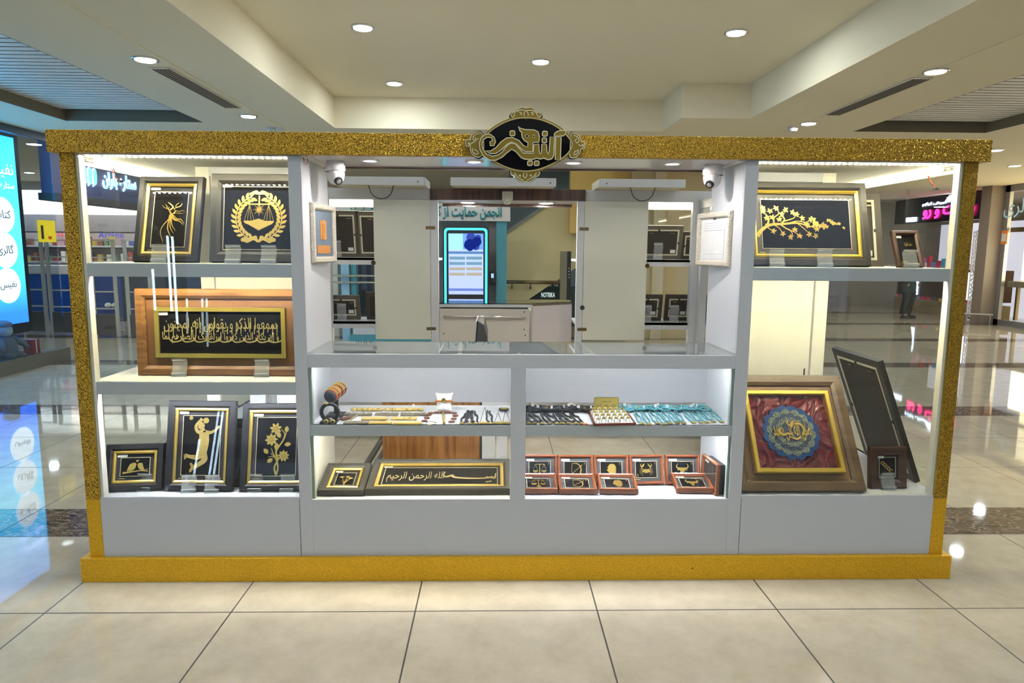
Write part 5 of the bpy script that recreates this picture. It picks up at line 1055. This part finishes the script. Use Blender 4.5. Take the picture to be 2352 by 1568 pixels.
b.build('gold_letters',SG,sg); e.build('letter_edges',SE,sg)
# ============================================================ acrylic easels
def easel_mesh(w=.068,hh=.086,thin=.0022):
    P=[(-.004,.020),(-.004,.0),(.030,.0),(.004,.030),(.030,.030+hh*.45),(.012,hh)] 
    P=[(0,.020),(0,0),(.034,0),(.012,.012),(.036,hh*.8),(.020,hh)]
    v=[];f=[]
    for y,z in P:
        v+=[(-w/2,y,z),(w/2,y,z)]
    for i in range(len(P)-1): f.append((2*i,2*i+1,2*i+3,2*i+2))
    return v,f
EW=None
def easel(px,py,z,label,rz=0,back=False,rail=False):
    global EW
    p=at(px,py,2,z)
    if abs(p.y-.34)>.12 and not back: p=at(px,py,1,.335); p.z=z
    if back: p=at(px,py,1,3.05 if not rail else 3.05)
    t=thing('acrylic_easel',label,'display stand',(p.x,p.y,z),'clear acrylic easels',None,True); t.rotation_euler=(0,0,radians(rz))
    if EW is None:
        v,f=easel_mesh(); m=MB(); m.v=v; m.f=f; o=m.build('easel_sheet',ACRYL,t); q=o.modifiers.new('s','SOLIDIFY'); q.thickness=.0025; EW=o
        e=MB(); [e.tube([(-.031,y,zz),(.031,y,zz)],.0012,5) for y,zz in ((0,.020),(0,0.001),(.020,.078))]; e.build('bright_edges',mat('acrylic bright edge',(.75,.78,.76),.2),t)
    else:
        for c in EW.parent.children: d=c.copy(); COL.objects.link(d); d.parent=t
    return t
EAS=[(363,604,S1,'clear acrylic easel before the golden deer frame',8),(533,604,S1,'left clear acrylic easel before the scales and wreath frame',6),(615,604,S1,'right clear acrylic easel before the scales and wreath frame',4),
 (410,866,S2,'left clear acrylic easel before the wooden calligraphy frame',6),(600,867,S2,'right clear acrylic easel before the wooden calligraphy frame',6),(329,1129,S3,'low clear acrylic easel before the two birds frame',0),(432,1133,S3,'left clear acrylic easel before the volleyball frame',8),(486,1133,S3,'right clear acrylic easel before the volleyball frame',8),
 (584,1131,S3,'left clear acrylic easel before the daisy frame',0),(658,1131,S3,'right clear acrylic easel before the daisy frame',0),(1786,613,S1,'left clear acrylic easel before the golden tree frame',-8),(1897,613,S1,'right clear acrylic easel before the golden tree frame',-8),(2096,613,S1,'clear acrylic easel before the small Persian words frame',0),(2044,1127,RS_,'clear acrylic easel before the small scroll motif frame',0)]
for px,py,z,l,rz in EAS: easel(px,py,z,l,rz)
for px,z,l in ((771,1.502,'clear acrylic easel on the left rear upper shelf'),(779,.962,'clear acrylic easel on the left rear lower shelf'),(1514,1.502,'clear acrylic easel on the right rear upper shelf'),(1493,.962,'left clear acrylic easel on the right rear lower shelf'),(1557,.962,'right clear acrylic easel on the right rear lower shelf')):
    p=at(px,600,1,3.05); t=thing('acrylic_easel',l,'display stand',(p.x,3.12,z),'clear acrylic easels',None,True); t.rotation_euler=(0,0,pi); t.scale=(1.15,1,1.7)
    for c in EW.parent.children: d=c.copy(); COL.objects.link(d); d.parent=t
# ============================================================ jewellery on the counter shelf
JZ=.7575
def J(px,py): return at(px,py,2,JZ)
def link_copy(src,label,loc,rz=0,group=None,sc=None):
    c=src.copy(); COL.objects.link(c); c.location=loc; c.rotation_euler=(0,0,rz)
    if sc: c.scale=sc
    c['label']=label
    if group: c['group']=group
    for ch in src.children:
        d=ch.copy(); COL.objects.link(d); d.parent=c
        for g_ in ch.children: k=g_.copy(); COL.objects.link(k); k.parent=d
    return c
PEN=mat('gold pendant',(.62,.45,.12),.3,.8,bump=.6,bscale=600)
def necklace(m,label,seed,L=.24,w=.026,cat='necklace',twist=1,cr=.0050,pd=1):
    R=random.Random(seed); t=thing(cat,label,'necklace',(0,0,0),None,None,True); b=MB()
    ph=R.uniform(0,6)
    for s in (-1,1):
        pts=[(s*w/2*(.45+.55*sin(pi*min(1,k/9))) +.0025*sin(k*1.3+ph),L*k/10,.006+.002*cos(k*2+s)) for k in range(11)]
        b.tube(pts,cr,6)
    b.build('cord',m,t,True)
    MB().lathe((0,-.006,.002),[(.010,0),(.016,.003),(.012,.008),(.004,.010)],14,sx=1.25,sy=.55).build('pendant',PEN,t,True).scale=(pd,1,1)
    MB().box(-.006,.006,.05,.062,.012,.013).build('price_tag',PAPER,t) if seed%3==0 else None
    return t
NB=[necklace(BLKC,'black beaded double cord necklace with gold pendant','12 3'.count('x')+i,twist=1,pd=.62) for i in range(1,4)]
bx=[1060,1077,1092,1125,1213,1227,1244,1262,1277,1290,1304,1321,1335]
for i,px in enumerate(bx):
    p=J(px+1,974); L_='black cord necklace with gold pendant, %s from the left %s the middle partition'%((['first','second','third','fourth'][i] if i<4 else ['first','second','third','fourth','fifth','sixth','seventh','eighth','ninth'][i-4]),'before' if px<1190 else 'after')
    if i<3: t=NB[i]; t.location=(p.x,p.y,JZ); t.rotation_euler=(0,0,radians((-6,3,5)[i])); t['label']=L_; t['group']='black necklaces '+('left' if px<1190 else 'right')+' of the partition'
    else: t=link_copy(NB[i%3],L_,(p.x,p.y,JZ),radians(((i*37)%13)-4 if px<1190 else 6+((i*31)%9)),'black necklaces '+('left' if px<1190 else 'right')+' of the partition',(1,1 if px<1190 else .85,1))
ORD=['leftmost','second','third','fourth','fifth','sixth','seventh','eighth','ninth','tenth','eleventh','twelfth','thirteenth']
NT=[necklace(TURQ,'turquoise bead necklace',i,L=.235,w=.022,cr=.0042,pd=.7) for i in (4,5)]
tx=[(1474,975),(1491,976),(1509,974),(1526,976),(1539,974),(1555,973),(1570,973),(1592,972),(1609,972),(1623,972),(1638,970),(1657,971)]
for i,(px,py) in enumerate(tx):
    p=J(px,py); q_=J(px-18-i*.8,944); d=q_-p; rz=math.atan2(d.y,d.x)-pi/2; l='turquoise bead necklace, %s in the front turquoise row'%(ORD[i]+(' from the left' if 0<i<11 else '') if i<11 else 'rightmost')
    if i<2: t=NT[i]; t.location=(p.x,p.y,JZ); t.rotation_euler=(0,0,rz); t['label']=l; t['group']='front turquoise necklaces'
    else: t=link_copy(NT[i%2],l,(p.x,p.y,JZ),rz,'front turquoise necklaces')
# bunched necklaces at the back of the shelf
def bunch(m,label,px,py,group,sd,s=1,src=None):
    p=J(px,py)
    if src: return link_copy(src,label,(p.x,p.y,JZ),sd*1.3,group)
    R=random.Random(sd); t=thing('necklace',label,'necklace',(p.x,p.y,JZ),group,None,True); b=MB()
    for k in range(3): b.tube([((.02+.018*k)*cos(a*.7)*s,(.018+.010*k)*sin(a*.7)*s,.006+.005*k+.003*sin(a)) for a in range(10)],.005,6)
    b.build('cord',m,t,True); MB().lathe((0,-.025,.008),[(.010,0),(.014,.004),(.005,.010)],12,sx=1.3,sy=.7).build('pendant',PEN,t,True); MB().box(.01,.026,.02,.022,.02,.034).build('price_tag',PAPER,t); return t
s1=None
for i,px in enumerate((1216,1231,1247,1265,1283,1302,1318,1338,1352)):
    s1_=bunch(BLKC,'coiled black necklace with gold pendant in the back row, %s from the left'%['first','second','third','fourth','fifth','sixth','seventh','eighth','ninth'][i],px,944,'coiled black necklaces in the back row',i,src=s1); s1=s1 or s1_
s1=None
for i,px in enumerate((1428,1442,1457,1475,1492,1507,1524,1541,1558,1575,1592,1612)):
    s1_=bunch(TURQ,'coiled turquoise necklace in the back row, %s'%(ORD[i]+(' from the left' if i else '')),px,943,'coiled turquoise necklaces in the back row',i,src=s1); s1=s1 or s1_
# gold and silver pendants left of the partition
for i,(px,pt,l,ya) in enumerate(((1111,938,'fine gold chain with wide gold pendant between the black necklaces',0),(1144,951,'short gold chain with dark tipped gold pendant near the partition',0),(1163,945,'gold twisted chain with gold pendant beside the partition',4))):
    p=J(px,974); q_=J(px,pt); L=q_.y-p.y; t=thing('necklace',l,'necklace',(p.x,p.y,JZ),None,None,True)
    b=MB(); [b.tube([(s*.018,.005,.006),(s*.010,L*.5,.005),(s*.002,L,.005)],.0016,5) for s in (-1,1)]; b.build('chain',GOLDP,t); MB().lathe((0,0,.002),[(.014,0),(.020,.004),(.012,.010)],14,sx=1.3,sy=.5).build('pendant',PEN,t,True)
t=thing('bracelet','black coiled bracelet with gold bow at the back beside the partition','bracelet',tuple(J(1157,944)),None,None,True)
MB().tube([(.02*cos(a*.63),.014*sin(a*.63),.01) for a in range(11)],.007,6).build('coil',BLKC,t); MB().lathe((0,-.014,.014),[(.012,0),(.014,.004),(.004,.008)],10,sx=1.4,sy=.7).build('gold_bow',PEN,t)
# plaque bracelets
TILE=mat('gold plaque',(.78,.55,.16),.35,.5,bump=.5,bscale=300); TILEB=mat('engraved dark plaque',(.35,.30,.20),.35,.6,bump=1,bscale=400)
def bracelet(px0,px1,py,n,label,m=TILE,sz=(.028,.040),rnd=False,group=None):
    a=J(px0,py); b_=J(px1,py); t=thing('bracelet',label,'bracelet',tuple(a),group,None,True); L=(b_-a).length; t.rotation_euler=(0,0,math.atan2(b_.y-a.y,b_.x-a.x))
    ch=MB(); 
    for s in (-1,1): ch.tube([(L*k/16,s*.010+.002*sin(k*1.9),.003+.001*cos(k)) for k in range(17)],.0022,5)
    ch.build('silver_chain',SILV,t)
    for k in range(n):
        x=L*(k+.5)/n
        if rnd: MB().lathe((x,0,.003),[(sz[0]*.55,0),(sz[0]*.6,.006),(sz[0]*.3,.012)],12,sx=.9,sy=1.2).build('plaque',m,t,True)
        else: MB().box(x-sz[0]/2,x+sz[0]/2,-sz[1]/2,sz[1]/2,.002,.010).build('plaque',m,t,bevel=.002)
    return t
bracelet(806,880,943,6,'silver bracelet with round gold plaques, left in the back row',rnd=True); bracelet(884,972,943,7,'silver bracelet with round gold plaques, right in the back row',rnd=True)
bracelet(790,855,953,4,'silver bracelet with dark engraved plaques, left in the second row',TILEB); bracelet(862,915,953,4,'silver bracelet with dark engraved plaques, middle of the second row',TILEB); bracelet(920,978,953,4,'silver bracelet with dark engraved plaques, right in the second row',TILEB)
bracelet(832,890,963,4,'silver bracelet with four square gold plaques, left in the third row',TILE,(.034,.042)); bracelet(897,958,963,4,'silver bracelet with four gold plaques, right in the third row',TILE,(.030,.040))
bracelet(790,846,973,4,'silver link bracelet with spaced gold plaques, left in the front row',TILEB); bracelet(848,900,973,4,'silver link bracelet with spaced gold plaques, middle of the front row',TILE); bracelet(904,968,974,5,'silver link bracelet with spaced gold plaques, right in the front row',TILE)
# brown necklace
BR=mat('brown stone plaque',(.16,.05,.025),.3,coat=.3,var=.3,vscale=200)
p=J(1014,962); t=thing('necklace','arched necklace of brown stone plaques in front of the white cushion','necklace',(p.x,p.y,JZ),None,None,True)
arc=[(975,968),(980,961),(984,954),(990,950),(1003,949),(1017,948),(1030,949),(1043,950),(1046,956),(1042,963),(1037,970)]
for px,py in arc: q_=J(px,py)-p; MB().lathe((q_.x,q_.y,.002),[(.014,0),(.015,.004),(.009,.007)],10,sx=1.05,sy=.75).build('plaque',BR,t)
MB().tube([tuple(J(*c)-p+Vector((0,0,.003))) for c in arc],.0025,5).build('chain',BRONZE,t); q0=J(1018,950)-p; q1=J(1020,975)-p
MB().tube([(q0.x,q0.y,.006),((q0.x+q1.x)/2,(q0.y+q1.y)/2,.008),(q1.x,q1.y,.006)],.006,8).build('gold_drop',PEN,t)
p=J(795,962); t=thing('bracelet','brown leather strap bracelet curved beside the black display stand','bracelet',(p.x,p.y,JZ),None,None,True); MB().tube([tuple(J(a,b)-p+Vector((0,0,.008))) for a,b in ((779,966),(788,966),(800,963),(811,958))],[.004,.009,.009,.004],8).build('strap',BR,t,True)
p=J(812,961); t=thing('bar_pin','slim gold bar lying diagonally beside the brown strap','pin',(p.x,p.y,JZ),None,None,True); MB().tube([tuple(J(a,b)-p+Vector((0,0,.006))) for a,b in ((806,966),(820,956))],.004,6).build('bar',PEN,t)
p=J(992,974); t=thing('chain','fine gold chain lying at the shelf edge below the brown necklace','chain',(p.x,p.y,JZ),None,None,True); MB().tube([tuple(J(a,b)-p+Vector((0,0,.004))) for a,b in ((978,974),(988,969),(1002,972),(992,976),(984,977))],.0015,5).build('links',GOLDP,t)
# white cushion with bracelet
p=J(1020,943); t=thing('display_cushion','small white cushion propped up on the jewellery shelf','cushion',(p.x,p.y,JZ),None,None,True); CW=mat('white satin cushion',(.80,.78,.74),.7,bump=.4,bscale=60)
me=[]; m=MB(); n=12
for i in range(n+1):
    for j in range(n+1):
        u,v=i/n*2-1,j/n*2-1; w_=.042*(1-.12*(1-v*v)*abs(u)) ; k=(1-u*u)*(1-v*v); m.v.append((u*.040*(1+.18*abs(v)**2-.1*(1-v*v)),-.022*k**.5+v*.02,.045+v*.040*(1+.15*u*u)))
N1=len(m.v)
for i in range(n+1):
    for j in range(n+1):
        u,v=i/n*2-1,j/n*2-1; k=(1-u*u)*(1-v*v); m.v.append((u*.040*(1+.18*abs(v)**2-.1*(1-v*v)),.022*k**.5+v*.02,.045+v*.040*(1+.15*u*u)))
for o_ in (0,N1):
    for i in range(n):
        for j in range(n): a=o_+i*(n+1)+j; m.f.append((a,a+1,a+n+2,a+n+1))
m.build('cushion',CW,t,True)
br=thing('bracelet','orange leather bracelet with gold medallion around the white cushion','bracelet',(p.x,p.y-.0,JZ+.055),None,None,True)
MB().tube([(.044*cos(a),-.026*sin(a)if True else 0,.006*sin(a)-.004) for a in [i*pi/8 for i in range(17)]],.0048,8).build('strap',mat('orange leather',(.55,.20,.03),.4),br,True); MB().lathe((0,-.028,.006),[(.011,-.006),(.012,-.002),(.012,0)],16,'y').build('medallion',GOLDP,br)
# T-bar with leather bracelets
a=J(760,962); t=thing('bracelet_stand','black T-bar bracelet stand at the left end of the jewellery shelf','display stand',(a.x,a.y+.05,JZ),None,None,True); ox,oy=a.x,a.y+.05
c0=at(757,911,1,a.y+.01); c1=at(784,890,1,a.y+.13); c0=Vector((c0.x-ox,c0.y-oy,c0.z-JZ)); c1=Vector((c1.x-ox,c1.y-oy,c1.z-JZ)); dd=(c1-c0)
VEL=mat('black velvet roll',(.012,.013,.02),.6)
MB().tube([c0-dd*.06,c0,c1,c1+dd*.04],[.024,.030,.030,.026],20).build('roll',VEL,t,True); mid=(c0+c1)/2; MB().box(mid.x-.008,mid.x+.012,mid.y-.01,mid.y+.01,.01,mid.z-.02).build('upright',DARK,t); MB().box(-.03,.05,-.03,.06,0,.012).build('foot',DARK,t,bevel=.003)
for i,f in enumerate((.12,.26,.40,.60,.72,.85)):
    q_=c0+dd*f; s=thing('leather_bracelet','studded leather bracelet on the black roll, %s from its near end'%['first','second','third','fourth','fifth','sixth'][i],'bracelet',(ox,oy,JZ),'leather bracelets on the roll',None,True); u=dd.normalized()
    MB().tube([q_-u*.006,q_-u*.005,q_+u*.005,q_+u*.006],[.031,.0345,.0345,.031],24).build('strap',[BRICKW,mat('dark brown leather',(.10,.03,.015),.5)][i%2],s); an=u.orthogonal().normalized(); b=MB()
    for k in range(9):
        dirv=(Matrix.Rotation(k*.30-1.2,3,u)@Vector((0,0,1))); cc=q_+dirv*.0345; b.tube([cc,cc+dirv*.004],[.0055,.003],6)
    b.build('gold_studs',PEN,s)
a=J(757,972); t=thing('watch_stand','black oval C-shaped stand with gold clasp in front of the bracelet roll','display stand',(a.x,a.y,JZ),None,None,True)
MB().tube([(.040*cos(x),.01,.052+.040*sin(x)) for x in [i*2*pi/14-1.2 for i in range(14)]],.0095,8).build('ring',DARK,t,True); MB().box(-.045,.035,-.012,.05,0,.010).build('foot',DARK,t,bevel=.003); MB().lathe((-.012,-.004,.094),[(.006,0),(.011,.003),(.006,.006)],12).build('gold_clasp',PEN,t,True)
for px in (751,766):
    q_=J(px,972); k=thing('earring','round gold and black stud '+('left' if px==751 else 'right')+' one at the foot of the oval stand','earring',(q_.x,q_.y-.012,JZ),None,None,True); MB().lathe((0,0,.012),[(.012,0),(.012,-.004),(.007,-.006)],14,'y').build('stud',PEN,k,True); MB().lathe((0,-.005,.012),[(.006,0),(.005,-.003)],10,'y').build('centre',DARK,k)
# ring tray and plaque
A=J(1352,947); B=J(1437,947); C_=J(1458,977); D=J(1366,979)
t=thing('ring_tray','white ring tray with dark red wooden rim full of rings','tray',(D.x,D.y,JZ),None,None,True); o=Vector((D.x,D.y,JZ)); b=MB(); RIM=mat('dark red wood rim',(.12,.012,.012),.25,coat=.3)
Av,Bv,Cv,Dv=[v-o for v in (A,B,C_,D)]
b.tube([Dv+Vector((0,0,.008)),Cv+Vector((0,0,.008))],.007,6).tube([Dv+Vector((0,0,.008)),Av+Vector((0,0,.008))],.007,6).tube([Cv+Vector((0,0,.008)),Bv+Vector((0,0,.008))],.007,6); b.build('rim',RIM,t)
m=MB(); m.v=[tuple(v+Vector((0,0,z))) for z in (.001,.012) for v in (Av,Bv,Cv,Dv)]; m.f=[(0,1,2,3),(4,5,6,7),(0,1,5,4),(1,2,6,5),(2,3,7,6),(3,0,4,7)]; m.build('pad',mat('white foam pad',(.78,.76,.7),.8),t)
ring0=None; R=random.Random(1)
for r in range(4):
    for c_ in range(6):
        u,v=(c_+.6)/6.6,(r+.35)/4.2; q_=Dv*(1-u)*(1-v)+Cv*u*(1-v)+Bv*u*v+Av*(1-u)*v+o
        l='gold and silver ring in the ring tray, %s row, %s from the left'%(['front','second','third','back'][r],['first','second','third','fourth','fifth','sixth'][c_])
        if ring0 is None:
            ring0=thing('ring',l,'ring',(q_.x,q_.y,JZ+.010),'rings in the tray',None,True); MB().tube([(.0095*cos(a*.6),0,.009+.0095*sin(a*.6)) for a in range(11)],.0022,5).build('band',SILV,ring0,True); MB().lathe((0,0,.019),[(.007,0),(.009,.003),(.004,.007)],10).build('head',PEN,ring0,True); ring0.rotation_euler=(0,0,.3)
        else: link_copy(ring0,l,(q_.x,q_.y,JZ+.010),R.uniform(-.5,.5),'rings in the tray',(1.15,1.15,1.15))
a=at(1365,912,1,J(1400,950).y+.03); yb=a.y; b_=at(1420,948,1,yb); t=thing('notice_plaque','gold notice plaque with black Persian lines standing behind the ring tray','sign',((a.x+b_.x)/2,yb,JZ),None)
r_=.008; MB().poly(rrp:=[(b_.x-r_+r_*cos(k*pi/8),a.z-r_+r_*sin(k*pi/8)) for k in range(5)]+[(a.x+r_-r_*sin(k*pi/8),a.z-r_+r_*cos(k*pi/8)) for k in range(5)]+[(a.x,JZ+.001),(b_.x,JZ+.001)],yb,yb+.004).build('plate',mat('plaque gold',(.46,.37,.10),.35,.6),t)
MB().ribbon(rrp,.0016,yb-.0006,yb,n=1,closed=True).build('border',INK,t)
for s_,py,ww in (('کلیه اجناس',922,.42),('روکش طلای ۲۴عیار',931,.86),('می باشد',941,.34)):
    q_=at(1392,py,1,yb); text('lettering',fa(s_),INK,1,(q_.x,yb-.0004,q_.z),t,w=(b_.x-a.x)*ww,ext=.0006,off=.004)
q_=J(1345,976); t=thing('red_pendant','small orange red pendant with white cord beside the ring tray','pendant',(q_.x,q_.y,JZ),None,None,True); MB().lathe((0,0,.001),[(.012,0),(.013,.004),(.006,.008)],12,sx=1.2,sy=.6).build('stone',mat('orange red stone',(.55,.16,.06),.3),t); MB().tube([(0,0,.004),(-.03,.08,.004),(-.05,.2,.004)],.0012,4).build('cord',PAPER,t)
for px,py,l in ((950,932,'tiny clear clip standing at the back left of the shelf'),(1319,931,'tiny white tag standing behind the coiled black necklaces')):
    q_=J(px,941); t=tag(Bx(q_.x-.006,q_.x+.006,q_.y,q_.y+.002,JZ,JZ+.03).build('paper_tag',PAPER),l,'tag')
# person far right behind the small frame
def person(x,y,label):
    t=thing('person',label,'person',(x,y,0),None,None,True)
    J_={'pel':(0,0,.93),'sp':(0,0,1.15),'ch':(0,.0,1.36),'nk':(0,0,1.50),'hd':(0,-.01,1.60),'top':(0,0,1.70),'lh':(-.10,0,.90),'lk':(-.11,-.03,.50),'la':(-.12,.02,.09),'lt':(-.13,-.13,.03),'rh':(.10,0,.90),'rk':(.12,-.05,.50),'ra':(.16,.04,.09),'rt':(.17,-.11,.03),
      'ls':(-.19,0,1.40),'le':(-.24,0,1.12),'lw':(-.22,-.10,.90),'rs':(.19,0,1.40),'re':(.25,.0,1.12),'rw':(.22,-.12,.92)}
    E=[('pel','sp'),('sp','ch'),('ch','nk'),('nk','hd'),('hd','top'),('pel','lh'),('lh','lk'),('lk','la'),('la','lt'),('pel','rh'),('rh','rk'),('rk','ra'),('ra','rt'),('ch','ls'),('ls','le'),('le','lw'),('ch','rs'),('rs','re'),('re','rw')]
    Rr={'pel':.15,'sp':.14,'ch':.15,'nk':.055,'hd':.085,'top':.06,'lh':.10,'lk':.065,'la':.042,'lt':.035,'ls':.07,'le':.045,'lw':.032}
    K=list(J_); me=bpy.data.meshes.new('body'); me.from_pydata([J_[k] for k in K],[(K.index(a),K.index(b)) for a,b in E],[]); o=bpy.data.objects.new('body',me); COL.objects.link(o); o.parent=t
    md=o.modifiers.new('skin','SKIN'); sv=me.skin_vertices[0].data
    for i,k in enumerate(K): r=Rr.get(k) or Rr[{'rh':'lh','rk':'lk','ra':'la','rt':'lt','rs':'ls','re':'le','rw':'lw'}[k]]; sv[i].radius=(r,r*.8); sv[i].use_root=(k=='pel')
    o.modifiers.new('sub','SUBSURF').levels=2; o.modifiers['sub'].render_levels=2; me.materials.append(mat('skin',(.42,.24,.16),.6))
    CT_=mat('dark teal coat',(.015,.05,.065),.8); TR_=mat('dark trousers',(.02,.02,.025),.8)
    MB().lathe((0,0,0),[(.22,.62),(.20,.75),(.19,.95),(.17,1.15),(.20,1.36),(.10,1.49),(.065,1.50)],20,sx=1,sy=.72).build('coat',CT_,t,True)
    for s in (-1,1): 
        MB().tube([(s*.19,0,1.41),(s*.245,0,1.12),(s*.225,-.08,.95)],[.085,.065,.05],12).build('sleeve',CT_,t,True)
        MB().tube([(s*.10,0,.85),(s*.115,-.035,.5),(s*.13,.03,.10)],[.12,.085,.06],12).build('trouser_leg',TR_,t,True); MB().lathe((s*.14,-.05,0),[(.05,0),(.055,.03),(.035,.08)],12,sx=1,sy=2.2).build('shoe',DARK,t,True)
        wx,wy,wz=s*.22,-.11,.90
        for f in range(4): MB().tube([(wx+(f-1.5)*.018,wy-.01,wz-.05),(wx+(f-1.5)*.018,wy-.02,wz-.09),(wx+(f-1.5)*.016,wy,wz-.12+abs(f-1.5)*.006)],[.009,.008,.006],6).build('finger',MATS['skin'],t,True)
    MB().lathe((0,.02,0),[(.05,1.52),(.092,1.58),(.10,1.66),(.07,1.73),(.02,1.755)],16,sx=.9,sy=1).build('hair',mat('dark hair',(.02,.015,.012),.7),t,True)
    return t
pe=person(12.0,13.6,'person in dark teal coat standing near the neon shop, mostly behind the cabinet shelf'); pe.rotation_euler=(0,0,.5)
# hanging light tubes behind the photographer, mirrored as vertical streaks in the cabinet glass
PT=mat('blue white tube glow',(.62,.80,1),emit=26)
for i,(pa,pb_) in enumerate((((349,618),(358,712)),((384,541),(395,714)),((396,543),(407,744)))):
    a=at(*pa,1,4.2); b_=at(*pb_,1,4.2); x=(a.x+b_.x)/2; y=.606-4.2
    t=thing('pendant_tube_light',['left hanging tube lamp, seen only as a bright streak in the left cabinet glass','middle hanging tube lamp, seen only as a bright streak in the left cabinet glass','right hanging tube lamp, seen only as a bright streak in the left cabinet glass'][i],'pendant light',(x,y,3.45))
    MB().tube([(x,y,b_.z),(x,y,a.z)],.011,10).build('tube',PT,t,True); MB().tube([(x,y,a.z),(x,y,ZS)],.003,6).build('cable',DARK,t); MB().disc((x,y,ZS-.02),.04,.02,16).build('ceiling_rose',WHITE,t)
